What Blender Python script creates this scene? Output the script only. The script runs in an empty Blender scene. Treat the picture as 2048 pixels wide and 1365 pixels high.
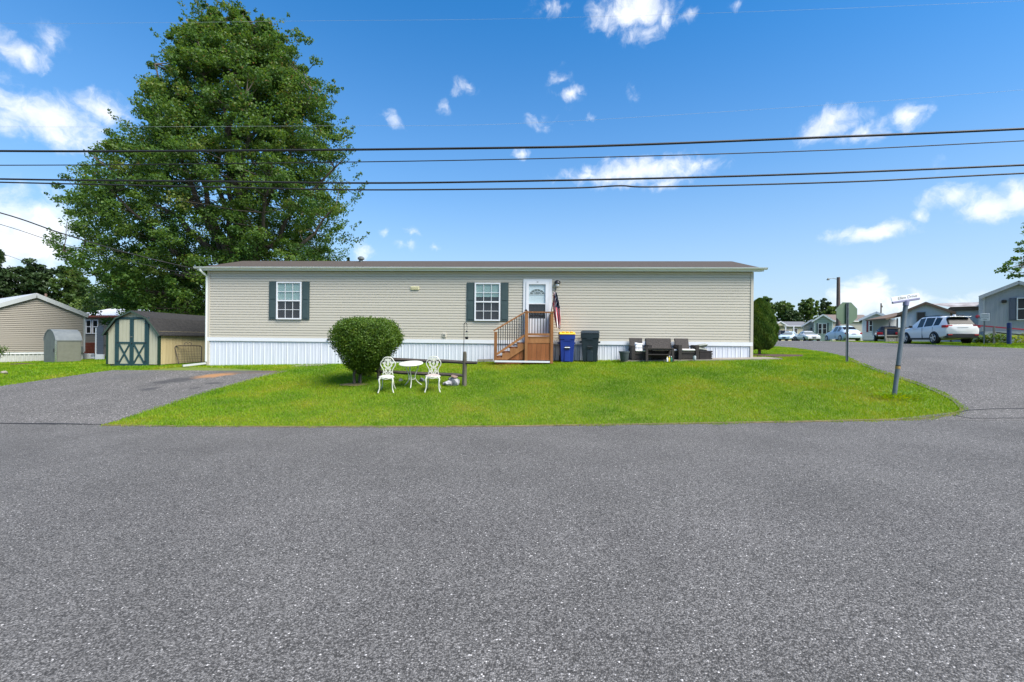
import bpy, bmesh, math, random
import numpy as np
from mathutils import Vector, Matrix, Euler
random.seed(7); rng = np.random.default_rng(11)
PI = math.pi; rad = math.radians
SC = bpy.context.scene; COL = SC.collection

# ------------------------------------------------------------------ camera, sky, sun, exposure
CZ = 1.6; FPX = 910.0; ROLL = rad(.56)
cam_d = bpy.data.cameras.new('camera'); cam = bpy.data.objects.new('camera', cam_d); COL.objects.link(cam)
cam_d.sensor_width = 36; cam_d.lens = 36*FPX/2048; cam_d.clip_start = .05; cam_d.clip_end = 3000
cam.location = (0, 0, CZ); cam.rotation_euler = (PI/2, -ROLL, 0)
SC.camera = cam
SUN_EL, SUN_AZ = rad(52), rad(130)          # azimuth clockwise from +Y (the view direction)
sd = bpy.data.lights.new('sun', 'SUN'); sd.energy = 3.6; sd.angle = rad(38); sd.color = (1, .955, .88)
sun = bpy.data.objects.new('sun', sd); COL.objects.link(sun)
sun.rotation_euler = Vector((math.cos(SUN_EL)*math.sin(SUN_AZ), math.cos(SUN_EL)*math.cos(SUN_AZ), math.sin(SUN_EL))).to_track_quat('Z', 'Y').to_euler()
SC.view_settings.view_transform = 'Standard'; SC.view_settings.look = 'None'
SC.view_settings.gamma = 1; SC.view_settings.use_curve_mapping = False
SC.view_settings.exposure = 1.15
SKY_STRENGTH = .10

def ray(px, py):
    a = (px-1024)/FPX; b = (682.5-py)/FPX
    return a*math.cos(ROLL)-b*math.sin(ROLL), a*math.sin(ROLL)+b*math.cos(ROLL)

def build_world():
    w = bpy.data.worlds.new('World'); SC.world = w; w.use_nodes = True
    nt = w.node_tree; N = nt.nodes; L = nt.links; N.clear()
    def nd(t, **k):
        n = N.new(t)
        for a, b in k.items(): setattr(n, a, b)
        return n
    def vm(op, a, b=None, c=None):
        n = nd('ShaderNodeVectorMath', operation=op)
        for i, v in enumerate((a, b, c)):
            if v is None: continue
            if isinstance(v, tuple): n.inputs[i].default_value = v
            else: L.new(v, n.inputs[i])
        return n.outputs['Value'] if op == 'LENGTH' else n.outputs[0]
    def m(op, a, b=None, clamp=False):
        n = nd('ShaderNodeMath', operation=op); n.use_clamp = clamp
        for i, v in enumerate((a, b)):
            if v is None: continue
            if isinstance(v, (int, float)): n.inputs[i].default_value = v
            else: L.new(v, n.inputs[i])
        return n.outputs[0]
    sky = nd('ShaderNodeTexSky', sky_type='NISHITA'); sky.sun_disc = False
    sky.sun_elevation = SUN_EL; sky.sun_rotation = SUN_AZ; sky.air_density = 1.0; sky.dust_density = .8; sky.ozone_density = 2.5
    hs = nd('ShaderNodeHueSaturation'); hs.inputs['Saturation'].default_value = 1.58; hs.inputs['Value'].default_value = 1.03; hs.inputs['Hue'].default_value = .500
    L.new(sky.outputs[0], hs.inputs['Color'])
    tc = nd('ShaderNodeTexCoord'); d = tc.outputs['Generated']
    sx = nd('ShaderNodeSeparateXYZ'); L.new(d, sx.inputs[0])
    az = m('ARCTAN2', sx.outputs[0], sx.outputs[1]); el = m('ARCSINE', sx.outputs[2])
    cb = nd('ShaderNodeCombineXYZ'); L.new(az, cb.inputs[0]); L.new(el, cb.inputs[1])
    ae = cb.outputs[0]
    def noise(scale, detail, rough, vec, dist=0):
        n = nd('ShaderNodeTexNoise'); n.inputs['Scale'].default_value = scale; n.inputs['Detail'].default_value = detail
        n.inputs['Roughness'].default_value = rough; n.inputs['Distortion'].default_value = dist; L.new(vec, n.inputs['Vector']); return n
    w1 = noise(14, 5, .6, ae)
    warp = vm('MULTIPLY_ADD', w1.outputs['Color'], (.05, .035, 0), (-.025, -.0175, 0))
    p = vm('ADD', ae, warp)
    # clouds: centre and half size in picture pixels turned into bearing and elevation, strength
    C = [(40,105,75,42,.75),(100,85,32,30,.55),(8,150,40,30,.5),(110,243,150,50,1.15),(30,225,70,45,1.0),(215,225,55,40,.85),(50,470,130,85,1.3),(-40,520,140,110,1.3),
         (1262,20,82,46,1.2),(1290,60,50,30,.7),(1330,28,30,40,.8),(1275,345,150,27,1.15),(1385,332,32,26,.9),(1180,352,45,17,.8),(1330,362,60,16,.7),
         (1660,248,75,30,1.05),(1730,262,80,22,.75),(1815,236,38,28,.95),(1855,232,14,20,.55),(1905,395,65,24,.9),(1975,412,75,30,1.0),(2035,392,45,38,1.05),
         (1735,462,95,18,1.1),(1840,432,22,15,.9),(1775,458,25,20,.7),(1725,595,75,38,1.4),(1800,612,70,28,1.2),(1940,606,60,18,.55),
         (930,180,24,18,.7),(895,218,14,14,.6),(1118,160,26,13,.6),(1138,186,34,14,.7),(1185,233,13,11,.6),(785,240,24,17,.45),(1040,309,20,11,.95),
         (732,502,24,20,.75),(770,465,12,10,.6),(820,470,18,10,.5),(820,490,26,9,.5),(868,490,9,9,.5),(1100,18,36,18,.45),(1370,35,26,12,.5),(1480,10,12,10,.4)]
    acc = None
    for cx, cy, hw, hh, st in C:
        X, Z = ray(cx, cy); a0 = math.atan2(X, 1); e0 = math.atan2(Z, math.hypot(X, 1))
        k = math.cos(a0)**2/FPX
        ra = hw*k*1.25; re = hh/FPX*math.cos(e0)**2*(math.cos(a0))*1.3
        q = vm('MULTIPLY_ADD', p, (1/ra, 1/re, 0), (-a0/ra, -e0/re, 0))
        v = m('MULTIPLY', m('SUBTRACT', 1.0, vm('LENGTH', q)), st)
        acc = v if acc is None else m('MAXIMUM', acc, v)
    # other clouds of the same kind, away to the sides and behind
    nz = noise(5, 4, .55, d)
    side = nd('ShaderNodeMapRange'); L.new(m('ABSOLUTE', az), side.inputs[0]); side.inputs[1].default_value = .95; side.inputs[2].default_value = 1.25
    side.inputs[3].default_value = -1; side.inputs[4].default_value = 0
    acc = m('MAXIMUM', acc, m('ADD', m('MULTIPLY', m('SUBTRACT', nz.outputs[0], .55), 6), side.outputs[0]))
    f1 = noise(26, 8, .62, p, .4)
    dens = m('ADD', acc, m('MULTIPLY', m('SUBTRACT', f1.outputs[0], .5), 2.1))
    mr = nd('ShaderNodeMapRange', interpolation_type='SMOOTHSTEP'); L.new(dens, mr.inputs[0]); mr.inputs[1].default_value = -.02; mr.inputs[2].default_value = 1.25
    gate = nd('ShaderNodeMapRange'); L.new(acc, gate.inputs[0]); gate.inputs[1].default_value = -.25; gate.inputs[2].default_value = .1
    alpha = m('MULTIPLY', mr.outputs[0], gate.outputs[0], True)
    shade = noise(9, 4, .5, p)
    cr = nd('ShaderNodeMix', data_type='RGBA'); L.new(shade.outputs[0], cr.inputs['Factor'])
    cr.inputs['A'].default_value = (3.6, 4.0, 4.7, 1); cr.inputs['B'].default_value = (6.6, 6.6, 6.6, 1)
    mx = nd('ShaderNodeMix', data_type='RGBA'); L.new(alpha, mx.inputs['Factor']); 
    hz = m('MULTIPLY', m('POWER', 2.718, m('MULTIPLY', m('POWER', m('DIVIDE', m('MAXIMUM', el, 0.0), .34), 1.5), -1.0)), .86)
    hm = nd('ShaderNodeMix', data_type='RGBA'); L.new(hz, hm.inputs['Factor']); L.new(hs.outputs[0], hm.inputs['A']); hm.inputs['B'].default_value = (2.6, 3.25, 4.05, 1)
    L.new(hm.outputs['Result'], mx.inputs['A'])
    L.new(cr.outputs['Result'], mx.inputs['B'])
    bg = nd('ShaderNodeBackground'); bg.inputs['Strength'].default_value = SKY_STRENGTH; L.new(mx.outputs['Result'], bg.inputs['Color'])
    out = nd('ShaderNodeOutputWorld'); L.new(bg.outputs[0], out.inputs['Surface'])
build_world()

# ------------------------------------------------------------------ frames of the place
TH = rad(2.94); CT, ST = math.cos(TH), math.sin(TH)     # the road and the house are turned by this against the camera
def to_st(x, y): return x*CT-y*ST, x*ST+y*CT
def from_st(s, t): return s*CT+t*ST, -s*ST+t*CT
def sp(x, w=.25): return w*np.log1p(np.exp(np.clip(x/w, -60, 60))) + np.maximum(0, x-60*w)
def g(x, y):
    s, t = to_st(x, y)
    s = np.clip(s, -70, 28)
    r = .08+.0255*s+.1407*(sp(t-8.6)-sp(t-14.5))+.008*(np.clip(t, 0, 50)-14.5)
    return r
def gf(x, y): return float(g(np.float64(x), np.float64(y)))
def W(px, py, Y):
    X, Z = ray(px, py); return Vector((X*Y, Y, CZ+Z*Y))
def G(px, py):                       # where the line of sight through a point of the photograph meets the ground
    X, Z = ray(px, py); y = np.arange(1, 150, .02)
    d = CZ+Z*y-g(X*y, y); i = int(np.argmax(d < 0)) if (d < 0).any() else len(y)-1
    return X*y[i], float(y[i]), gf(X*y[i], y[i])

# ------------------------------------------------------------------ materials
MATS = {}
def nodes(name):
    m = bpy.data.materials.new(name); m.use_nodes = True
    nt = m.node_tree; b = nt.nodes['Principled BSDF']
    return m, nt, b
def mat(name, c, rough=.6, c2=None, scale=8., bump=0., metal=0., var=0., spec=.4, stretch=None, detail=4, bscale=None):
    """colour c to c2 by noise in object space, per-object brightness variation var, fine relief bump"""
    if name in MATS: return MATS[name]
    m, nt, b = nodes(name); N, L = nt.nodes, nt.links
    b.inputs['Roughness'].default_value = rough; b.inputs['Metallic'].default_value = metal; b.inputs['Specular IOR Level'].default_value = spec
    b.inputs['Base Color'].default_value = (*c, 1)
    src = None
    tc = N.new('ShaderNodeTexCoord'); vec = tc.outputs['Object']
    if stretch:
        mp = N.new('ShaderNodeMapping'); mp.inputs['Scale'].default_value = stretch; L.new(vec, mp.inputs[0]); vec = mp.outputs[0]
    if c2 or bump:
        nz = N.new('ShaderNodeTexNoise'); nz.inputs['Scale'].default_value = scale; nz.inputs['Detail'].default_value = detail; nz.inputs['Roughness'].default_value = .6
        L.new(vec, nz.inputs['Vector'])
    if c2:
        mr = N.new('ShaderNodeMapRange'); L.new(nz.outputs[0], mr.inputs[0]); mr.inputs[1].default_value = .3; mr.inputs[2].default_value = .7
        mx = N.new('ShaderNodeMix'); mx.data_type = 'RGBA'; L.new(mr.outputs[0], mx.inputs['Factor'])
        mx.inputs['A'].default_value = (*c, 1); mx.inputs['B'].default_value = (*c2, 1); src = mx.outputs['Result']
    if var:
        oi = N.new('ShaderNodeObjectInfo'); mr2 = N.new('ShaderNodeMapRange'); L.new(oi.outputs['Random'], mr2.inputs[0])
        mr2.inputs[3].default_value = 1-var; mr2.inputs[4].default_value = 1+var
        h = N.new('ShaderNodeHueSaturation'); L.new(mr2.outputs[0], h.inputs['Value'])
        if src: L.new(src, h.inputs['Color'])
        else: h.inputs['Color'].default_value = (*c, 1)
        src = h.outputs[0]
    if src: L.new(src, b.inputs['Base Color'])
    if bump:
        nb = nz
        if bscale:
            nb = N.new('ShaderNodeTexNoise'); nb.inputs['Scale'].default_value = bscale; nb.inputs['Detail'].default_value = 3; L.new(vec, nb.inputs['Vector'])
        bp = N.new('ShaderNodeBump'); bp.inputs['Strength'].default_value = bump; bp.inputs['Distance'].default_value = .01
        L.new(nb.outputs[0], bp.inputs['Height']); L.new(bp.outputs[0], b.inputs['Normal'])
    MATS[name] = m; return m
def mat_glass(name, tint, trans):
    """window glass: mirror by angle over a clear or tinted pane"""
    m, nt, b = nodes(name); N, L = nt.nodes, nt.links; N.remove(b)
    tr = N.new('ShaderNodeBsdfTransparent'); tr.inputs[0].default_value = (*tint, 1)
    df = N.new('ShaderNodeBsdfDiffuse'); df.inputs[0].default_value = (.015, .018, .02, 1)
    mx0 = N.new('ShaderNodeMixShader'); mx0.inputs[0].default_value = trans; L.new(df.outputs[0], mx0.inputs[1]); L.new(tr.outputs[0], mx0.inputs[2])
    gl = N.new('ShaderNodeBsdfGlossy'); gl.inputs['Roughness'].default_value = .02
    fr = N.new('ShaderNodeFresnel'); fr.inputs[0].default_value = 1.7
    ge = N.new('ShaderNodeNewGeometry'); sb = N.new('ShaderNodeMath'); sb.operation = 'SUBTRACT'; sb.inputs[0].default_value = 1; L.new(ge.outputs['Backfacing'], sb.inputs[1])
    mu = N.new('ShaderNodeMath'); mu.operation = 'MULTIPLY'; L.new(sb.outputs[0], mu.inputs[0]); L.new(fr.outputs[0], mu.inputs[1])
    mx = N.new('ShaderNodeMixShader'); L.new(mu.outputs[0], mx.inputs[0]); L.new(mx0.outputs[0], mx.inputs[1]); L.new(gl.outputs[0], mx.inputs[2])
    L.new(mx.outputs[0], N['Material Output'].inputs['Surface']); return m
def mat_leaf(name, cols, trans=.35, rough=.5, patch=0., ptint=None):
    """leaves or grass: colour ramp over the per-leaf attribute 'tint', light passing through the blade; patch adds broad colour drift over the ground"""
    m, nt, b = nodes(name); N, L = nt.nodes, nt.links
    at = N.new('ShaderNodeAttribute'); at.attribute_name = 'tint'
    fac = at.outputs['Fac']
    if patch:
        tc = N.new('ShaderNodeTexCoord'); nz = N.new('ShaderNodeTexNoise'); nz.inputs['Scale'].default_value = patch; nz.inputs['Detail'].default_value = 4; nz.inputs['Roughness'].default_value = .6
        L.new(tc.outputs['Object'], nz.inputs['Vector'])
        ma = N.new('ShaderNodeMath'); ma.operation = 'MULTIPLY_ADD'; ma.inputs[1].default_value = 2.7; ma.inputs[2].default_value = -1.35; L.new(nz.outputs[0], ma.inputs[0])
        ad = N.new('ShaderNodeMath'); ad.operation = 'ADD'; ad.use_clamp = True; L.new(ma.outputs[0], ad.inputs[0]); L.new(fac, ad.inputs[1]); fac = ad.outputs[0]
    cr = N.new('ShaderNodeValToRGB'); e = cr.color_ramp.elements
    e[0].position = 0; e[0].color = (*cols[0], 1); e[1].position = 1; e[1].color = (*cols[-1], 1)
    for i in range(1, len(cols)-1):
        q = e.new(i/(len(cols)-1)); q.color = (*cols[i], 1)
    L.new(fac, cr.inputs[0]); L.new(cr.outputs[0], b.inputs['Base Color'])
    b.inputs['Roughness'].default_value = rough; b.inputs['Specular IOR Level'].default_value = .3
    tl = N.new('ShaderNodeBsdfTranslucent'); h = N.new('ShaderNodeHueSaturation'); h.inputs['Hue'].default_value = .485; h.inputs['Value'].default_value = 1.25; h.inputs['Saturation'].default_value = 1.1
    L.new(cr.outputs[0], h.inputs['Color']); L.new(h.outputs[0], tl.inputs[0])
    mx = N.new('ShaderNodeMixShader'); mx.inputs[0].default_value = trans
    L.new(b.outputs[0], mx.inputs[1]); L.new(tl.outputs[0], mx.inputs[2]); L.new(mx.outputs[0], N['Material Output'].inputs['Surface'])
    return m
def mat_asphalt(name, base, spread, cell, pale=.06, stain=None, tone=(1, 1, 1.04)):
    """chip seal: every stone its own grey, a few nearly white, broad tonal drift, optional stains"""
    m, nt, b = nodes(name); N, L = nt.nodes, nt.links
    tc = N.new('ShaderNodeTexCoord'); vec = tc.outputs['Object']
    dn = N.new('ShaderNodeTexNoise'); dn.inputs['Scale'].default_value = cell*1.3; L.new(vec, dn.inputs['Vector'])
    wv = N.new('ShaderNodeVectorMath'); wv.operation = 'MULTIPLY_ADD'; wv.inputs[1].default_value = (.5/cell,)*3; L.new(dn.outputs['Color'], wv.inputs[0]); L.new(vec, wv.inputs[2])
    vo = N.new('ShaderNodeTexVoronoi'); vo.inputs['Scale'].default_value = cell; L.new(wv.outputs[0], vo.inputs['Vector'])
    sx = N.new('ShaderNodeSeparateColor'); L.new(vo.outputs['Color'], sx.inputs[0])
    cr = N.new('ShaderNodeValToRGB'); e = cr.color_ramp.elements
    def c(v): return (v*tone[0], v*tone[1], v*tone[2], 1)
    e[0].position = 0; e[0].color = c(base*(1-spread)); e[1].position = 1; e[1].color = c(min(.7, base*4.6))
    for p, v in ((.35, base*(1-.45*spread)), (.75, base*(1+.6*spread)), (1-pale, base*(1+1.2*spread)), (1-pale*.35, base*2.5)):
        q = e.new(p); q.color = c(v)
    L.new(sx.outputs[0], cr.inputs[0])
    big = N.new('ShaderNodeTexNoise'); big.inputs['Scale'].default_value = .8; big.inputs['Detail'].default_value = 5; L.new(vec, big.inputs['Vector'])
    mr = N.new('ShaderNodeMapRange'); L.new(big.outputs[0], mr.inputs[0]); mr.inputs[1].default_value = .3; mr.inputs[2].default_value = .7; mr.inputs[3].default_value = .86; mr.inputs[4].default_value = 1.12
    # gaps between the stones are dark binder
    gp = N.new('ShaderNodeMapRange'); L.new(vo.outputs['Distance'], gp.inputs[0]); gp.inputs[1].default_value = .35; gp.inputs[2].default_value = .75; gp.inputs[3].default_value = 1; gp.inputs[4].default_value = .45
    mm = N.new('ShaderNodeMath'); mm.operation = 'MULTIPLY'; L.new(mr.outputs[0], mm.inputs[0]); L.new(gp.outputs[0], mm.inputs[1])
    h = N.new('ShaderNodeHueSaturation'); L.new(cr.outputs[0], h.inputs['Color']); L.new(mm.outputs[0], h.inputs['Value'])
    src = h.outputs[0]
    for (cx, cy, ang, la, lb, colr, amt) in (stain or []):
        mp = N.new('ShaderNodeMapping'); mp.vector_type = 'TEXTURE'; mp.inputs['Location'].default_value = (cx, cy, 0); mp.inputs['Rotation'].default_value = (0, 0, ang); mp.inputs['Scale'].default_value = (la, lb, 50)
        L.new(vec, mp.inputs[0])
        ln = N.new('ShaderNodeVectorMath'); ln.operation = 'LENGTH'; L.new(mp.outputs[0], ln.inputs[0])
        sn = N.new('ShaderNodeTexNoise'); sn.inputs['Scale'].default_value = 3.5; sn.inputs['Detail'].default_value = 6; L.new(vec, sn.inputs['Vector'])
        a = N.new('ShaderNodeMath'); a.operation = 'MULTIPLY_ADD'; a.inputs[1].default_value = 1.6; L.new(sn.outputs[0], a.inputs[0]); L.new(ln.outputs['Value'], a.inputs[2])
        r = N.new('ShaderNodeMapRange'); L.new(a.outputs[0], r.inputs[0]); r.inputs[1].default_value = 1.3; r.inputs[2].default_value = 1.95; r.inputs[3].default_value = amt; r.inputs[4].default_value = 0
        mx = N.new('ShaderNodeMix'); mx.data_type = 'RGBA'; L.new(r.outputs[0], mx.inputs['Factor']); L.new(src, mx.inputs['A']); mx.inputs['B'].default_value = (*colr, 1); src = mx.outputs['Result']
    L.new(src, b.inputs['Base Color']); b.inputs['Roughness'].default_value = .85; b.inputs['Specular IOR Level'].default_value = .25
    bp = N.new('ShaderNodeBump'); bp.inputs['Strength'].default_value = .8; bp.inputs['Distance'].default_value = .006; bp.invert = True
    L.new(vo.outputs['Distance'], bp.inputs['Height']); L.new(bp.outputs[0], b.inputs['Normal'])
    return m

M = dict(
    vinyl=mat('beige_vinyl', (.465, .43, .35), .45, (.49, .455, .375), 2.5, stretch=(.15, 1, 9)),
    vinyl_left=mat('shaded_tan_vinyl', (.27, .245, .205), .5, (.305, .275, .23), 2, stretch=(.15, 1, 9)),  # tan darkened so the colour itself carries the tree shade on this wall
    white=mat('white_vinyl', (.68, .69, .70), .4, (.64, .655, .67), 3),
    skirt=mat('white_skirting', (.62, .64, .68), .4, (.55, .58, .63), 1.4, stretch=(2, 1, .6)),
    gutter=mat('white_gutter', (.72, .75, .72), .35, (.62, .66, .61), 1.2, stretch=(.5, 1, 6)),
    roof=mat('brown_shingle', (.05, .038, .029), .95, (.085, .068, .053), 22, .6, stretch=(.5, 2, 1)),
    shutter=mat('green_shutter', (.036, .060, .060), .5, (.045, .072, .072), 6),
    inside=mat('dark_room', (.02, .022, .025), .9),
    blind=mat('window_blind', (.40, .52, .49), .7),
    blind_dark=mat('dark_curtain', (.10, .095, .10), .8, (.16, .15, .155), 9, stretch=(4, 1, .2)),
    pane=mat_glass('window_glass', (.93, .96, .96), .98),
    pane_dark=mat_glass('screened_glass', (.72, .73, .75), .9),
    cedar=mat('cedar_wood', (.22, .092, .033), .7, (.31, .145, .058), 9, .25, var=.16, stretch=(1, 1, .16), spec=.2),
    cedar_dark=mat('cedar_face', (.19, .066, .023), .7, (.26, .098, .035), 7, .25, var=.22, stretch=(1, 1, .14), spec=.2),
    black_metal=mat('black_metal', (.015, .015, .017), .45),
    concrete=mat('concrete', (.21, .185, .145), .9, (.29, .26, .21), 3, .4, bscale=60),
    bin_blue=mat('blue_plastic', (.008, .026, .19), .42, (.01, .036, .23), 4),
    bin_yellow=mat('yellow_plastic', (.72, .42, .015), .45, (.62, .34, .02), 5),
    bin_black=mat('black_plastic', (.012, .02, .026), .45, (.02, .032, .04), 4),
    label_white=mat('white_print', (.75, .77, .8), .5),
    wicker=mat('brown_wicker', (.017, .0135, .0115), .65, (.045, .037, .032), 60, .9, stretch=(1, 1, 2.2)),
    cushion=mat('pale_cushion', (.60, .57, .53), .9, (.70, .68, .66), 12, .2),
    cushion_grey=mat('grey_cushion', (.19, .20, .17), .9, (.30, .31, .27), 15, .2),
    pillow=mat('white_pillow', (.72, .74, .78), .9, (.62, .64, .68), 6),
    pot=mat('grey_pot', (.05, .065, .07), .55, (.075, .095, .10), 5),
    iron_white=mat('white_cast_aluminium', (.58, .60, .52), .5, (.50, .50, .41), 20),
    iron_worn=mat('worn_cast_aluminium', (.60, .59, .53), .5, (.40, .25, .22), 26, detail=6),
    old_wood=mat('weathered_rail', (.035, .028, .024), .9, (.12, .10, .085), 6, .6, stretch=(.25, 2, 2)),
    post_wood=mat('weathered_post', (.06, .052, .036), .9, (.15, .135, .10), 8, .6, stretch=(2, 2, .3)),
    bark=mat('grey_bark', (.055, .045, .036), .95, (.12, .10, .08), 9, .9, stretch=(1, 1, .25)),
    twig=mat('brown_twig', (.07, .055, .04), .9, (.11, .09, .07), 20),
    stone_white=mat('white_rock', (.42, .42, .43), .9, (.12, .12, .125), 16, .8, detail=6),
    stone_brown=mat('brown_rock', (.16, .095, .07), .9, (.28, .20, .16), 8, .8),
    stone_grey=mat('grey_rock', (.13, .14, .15), .9, (.26, .27, .28), 9, .8),
    mulch=mat('mulch', (.035, .02, .014), .95, (.10, .055, .035), 30, 1.),
    dirt=mat('dry_soil', (.07, .06, .025), .95, (.20, .15, .075), 7, .8),
    shed_front=mat('shed_cream', (.36, .35, .25), .7, (.41, .40, .295), 8, .15, var=.05, stretch=(2, 2, .3)),
    shed_side=mat('shed_side_sunlit', (.44, .35, .175), .75, (.51, .42, .23), 7, .2, var=.08, stretch=(2, 2, .3)),  # warm light on the side walls is put into this yellower colour
    shed_green=mat('shed_green_trim', (.013, .042, .047), .6, (.017, .052, .058), 8),
    shed_roof=mat('charcoal_shingle', (.014, .0135, .013), .95, (.036, .034, .032), 14, .7),
    galv=mat('dull_galvanised', (.11, .125, .12), .5, (.15, .165, .155), 5, metal=.1),
    galv_light=mat('dull_zinc_door', (.135, .14, .11), .5, (.165, .17, .135), 6, metal=.1),
    pole_grey=mat('galvanised_pole', (.10, .125, .14), .5, (.15, .175, .185), 9, metal=.3),
    sign_back=mat('sign_back', (.10, .15, .095), .5, (.13, .19, .12), 2.2, metal=.1),
    sign_white=mat('faded_sign', (.66, .66, .69), .5, (.74, .73, .72), 12),
    sign_edge=mat('sign_bracket', (.20, .20, .29), .5),
    ink=mat('faded_ink', (.16, .17, .11), .7),
    ink_dark=mat('dark_ink', (.05, .05, .055), .7),
    tape=mat('yellow_tape', (.42, .26, .05), .6, (.22, .12, .04), 30),
    wood_pole=mat('pole_wood', (.075, .055, .045), .9, (.14, .11, .09), 6, stretch=(3, 3, .2)),
    wire=mat('black_cable', (.012, .012, .012), .6), wire_grey=mat('grey_cable', (.34, .38, .42), .6),
    tyre=mat('tyre_rubber', (.012, .012, .013), .8), rim=mat('alloy_rim', (.42, .43, .45), .35, metal=.6), dark_trim=mat('dark_plastic_trim', (.018, .019, .02), .55),
    car_glass=mat('tinted_car_glass', (.010, .012, .013), .08, spec=.35), car_glass_matt=mat('dark_rear_glass', (.010, .011, .012), .3, spec=.12), car_glass_clear=mat('pale_car_glass', (.17, .18, .165), .1, spec=.5),
    tail=mat('red_tail_lamp', (.36, .012, .018), .45, spec=.2), head=mat('clear_lamp', (.62, .64, .66), .15), plate=mat('number_plate', (.36, .33, .44), .5), chrome=mat('chrome', (.6, .6, .62), .2, metal=.9),
    paint_white=mat('white_car_paint', (.76, .76, .755), .22, spec=.5), paint_pale=mat('pale_blue_car_paint', (.50, .61, .68), .25, spec=.5), paint_dark=mat('dark_grey_car_paint', (.045, .042, .042), .25, spec=.5),
    paint_silver=mat('silver_white_paint', (.60, .60, .60), .25, spec=.5), paint_black=mat('black_car_paint', (.015, .013, .014), .2, spec=.5),
    blue_post=mat('blue_painted_post', (.018, .035, .12), .6, (.03, .055, .17), 9), red_rail=mat('red_painted_rail', (.42, .035, .06), .5),
    flag_red=mat('flag_red', (.50, .04, .07), .8), flag_white=mat('flag_white', (.74, .72, .72), .8), flag_blue=mat('flag_navy', (.012, .014, .045), .8),
    siding_grey=mat('grey_siding', (.36, .37, .38), .6, (.42, .43, .44), 3), panel_grey=mat('grey_panel', (.27, .285, .31), .6, (.32, .335, .36), 4, stretch=(6, 6, .2)),
    siding_cream=mat('cream_siding', (.52, .47, .32), .6), siding_white=mat('white_siding', (.50, .53, .56), .55, (.57, .59, .61), 4, stretch=(5, 5, .2)), siding_tan=mat('tan_siding', (.36, .34, .29), .6), siding_sage=mat('sage_siding', (.30, .36, .31), .6),
    roof_white=mat('white_metal_roof', (.62, .63, .66), .5, (.70, .71, .73), 3), roof_grey=mat('grey_shingle', (.12, .12, .125), .9, (.17, .17, .175), 20), roof_rust=mat('brown_metal_roof', (.13, .085, .065), .6, (.42, .40, .38), 1.1, detail=3), fascia_brown=mat('brown_fascia', (.16, .105, .065), .7),
    stone_skirt=mat('pale_stone_skirting', (.42, .41, .40), .9, (.60, .59, .57), 9, .6), trim_dark=mat('grey_shutter_paint', (.085, .10, .135), .6), trim_red=mat('maroon_shutter', (.16, .03, .035), .6), brick_red=mat('dark_red_wood', (.12, .028, .02), .7, (.18, .05, .03), 8),
    lattice=mat('blue_grey_lattice', (.10, .115, .145), .6), grey_wood=mat('silvered_deck_wood', (.17, .16, .145), .9, (.25, .24, .22), 9, stretch=(2, 2, .5)),
    bottle_w=mat('white_bottle', (.75, .75, .76), .4), bottle_y=mat('yellow_bottle', (.55, .42, .02), .4), bottle_g=mat('green_bottle', (.02, .16, .09), .4), jar=mat('glass_jar', (.35, .38, .38), .15),
    crate=mat('dark_slatted_wood', (.02, .016, .016), .7, (.045, .035, .033), 12), asph_seam=mat('crack_filler', (.022, .022, .023), .7),
)

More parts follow.
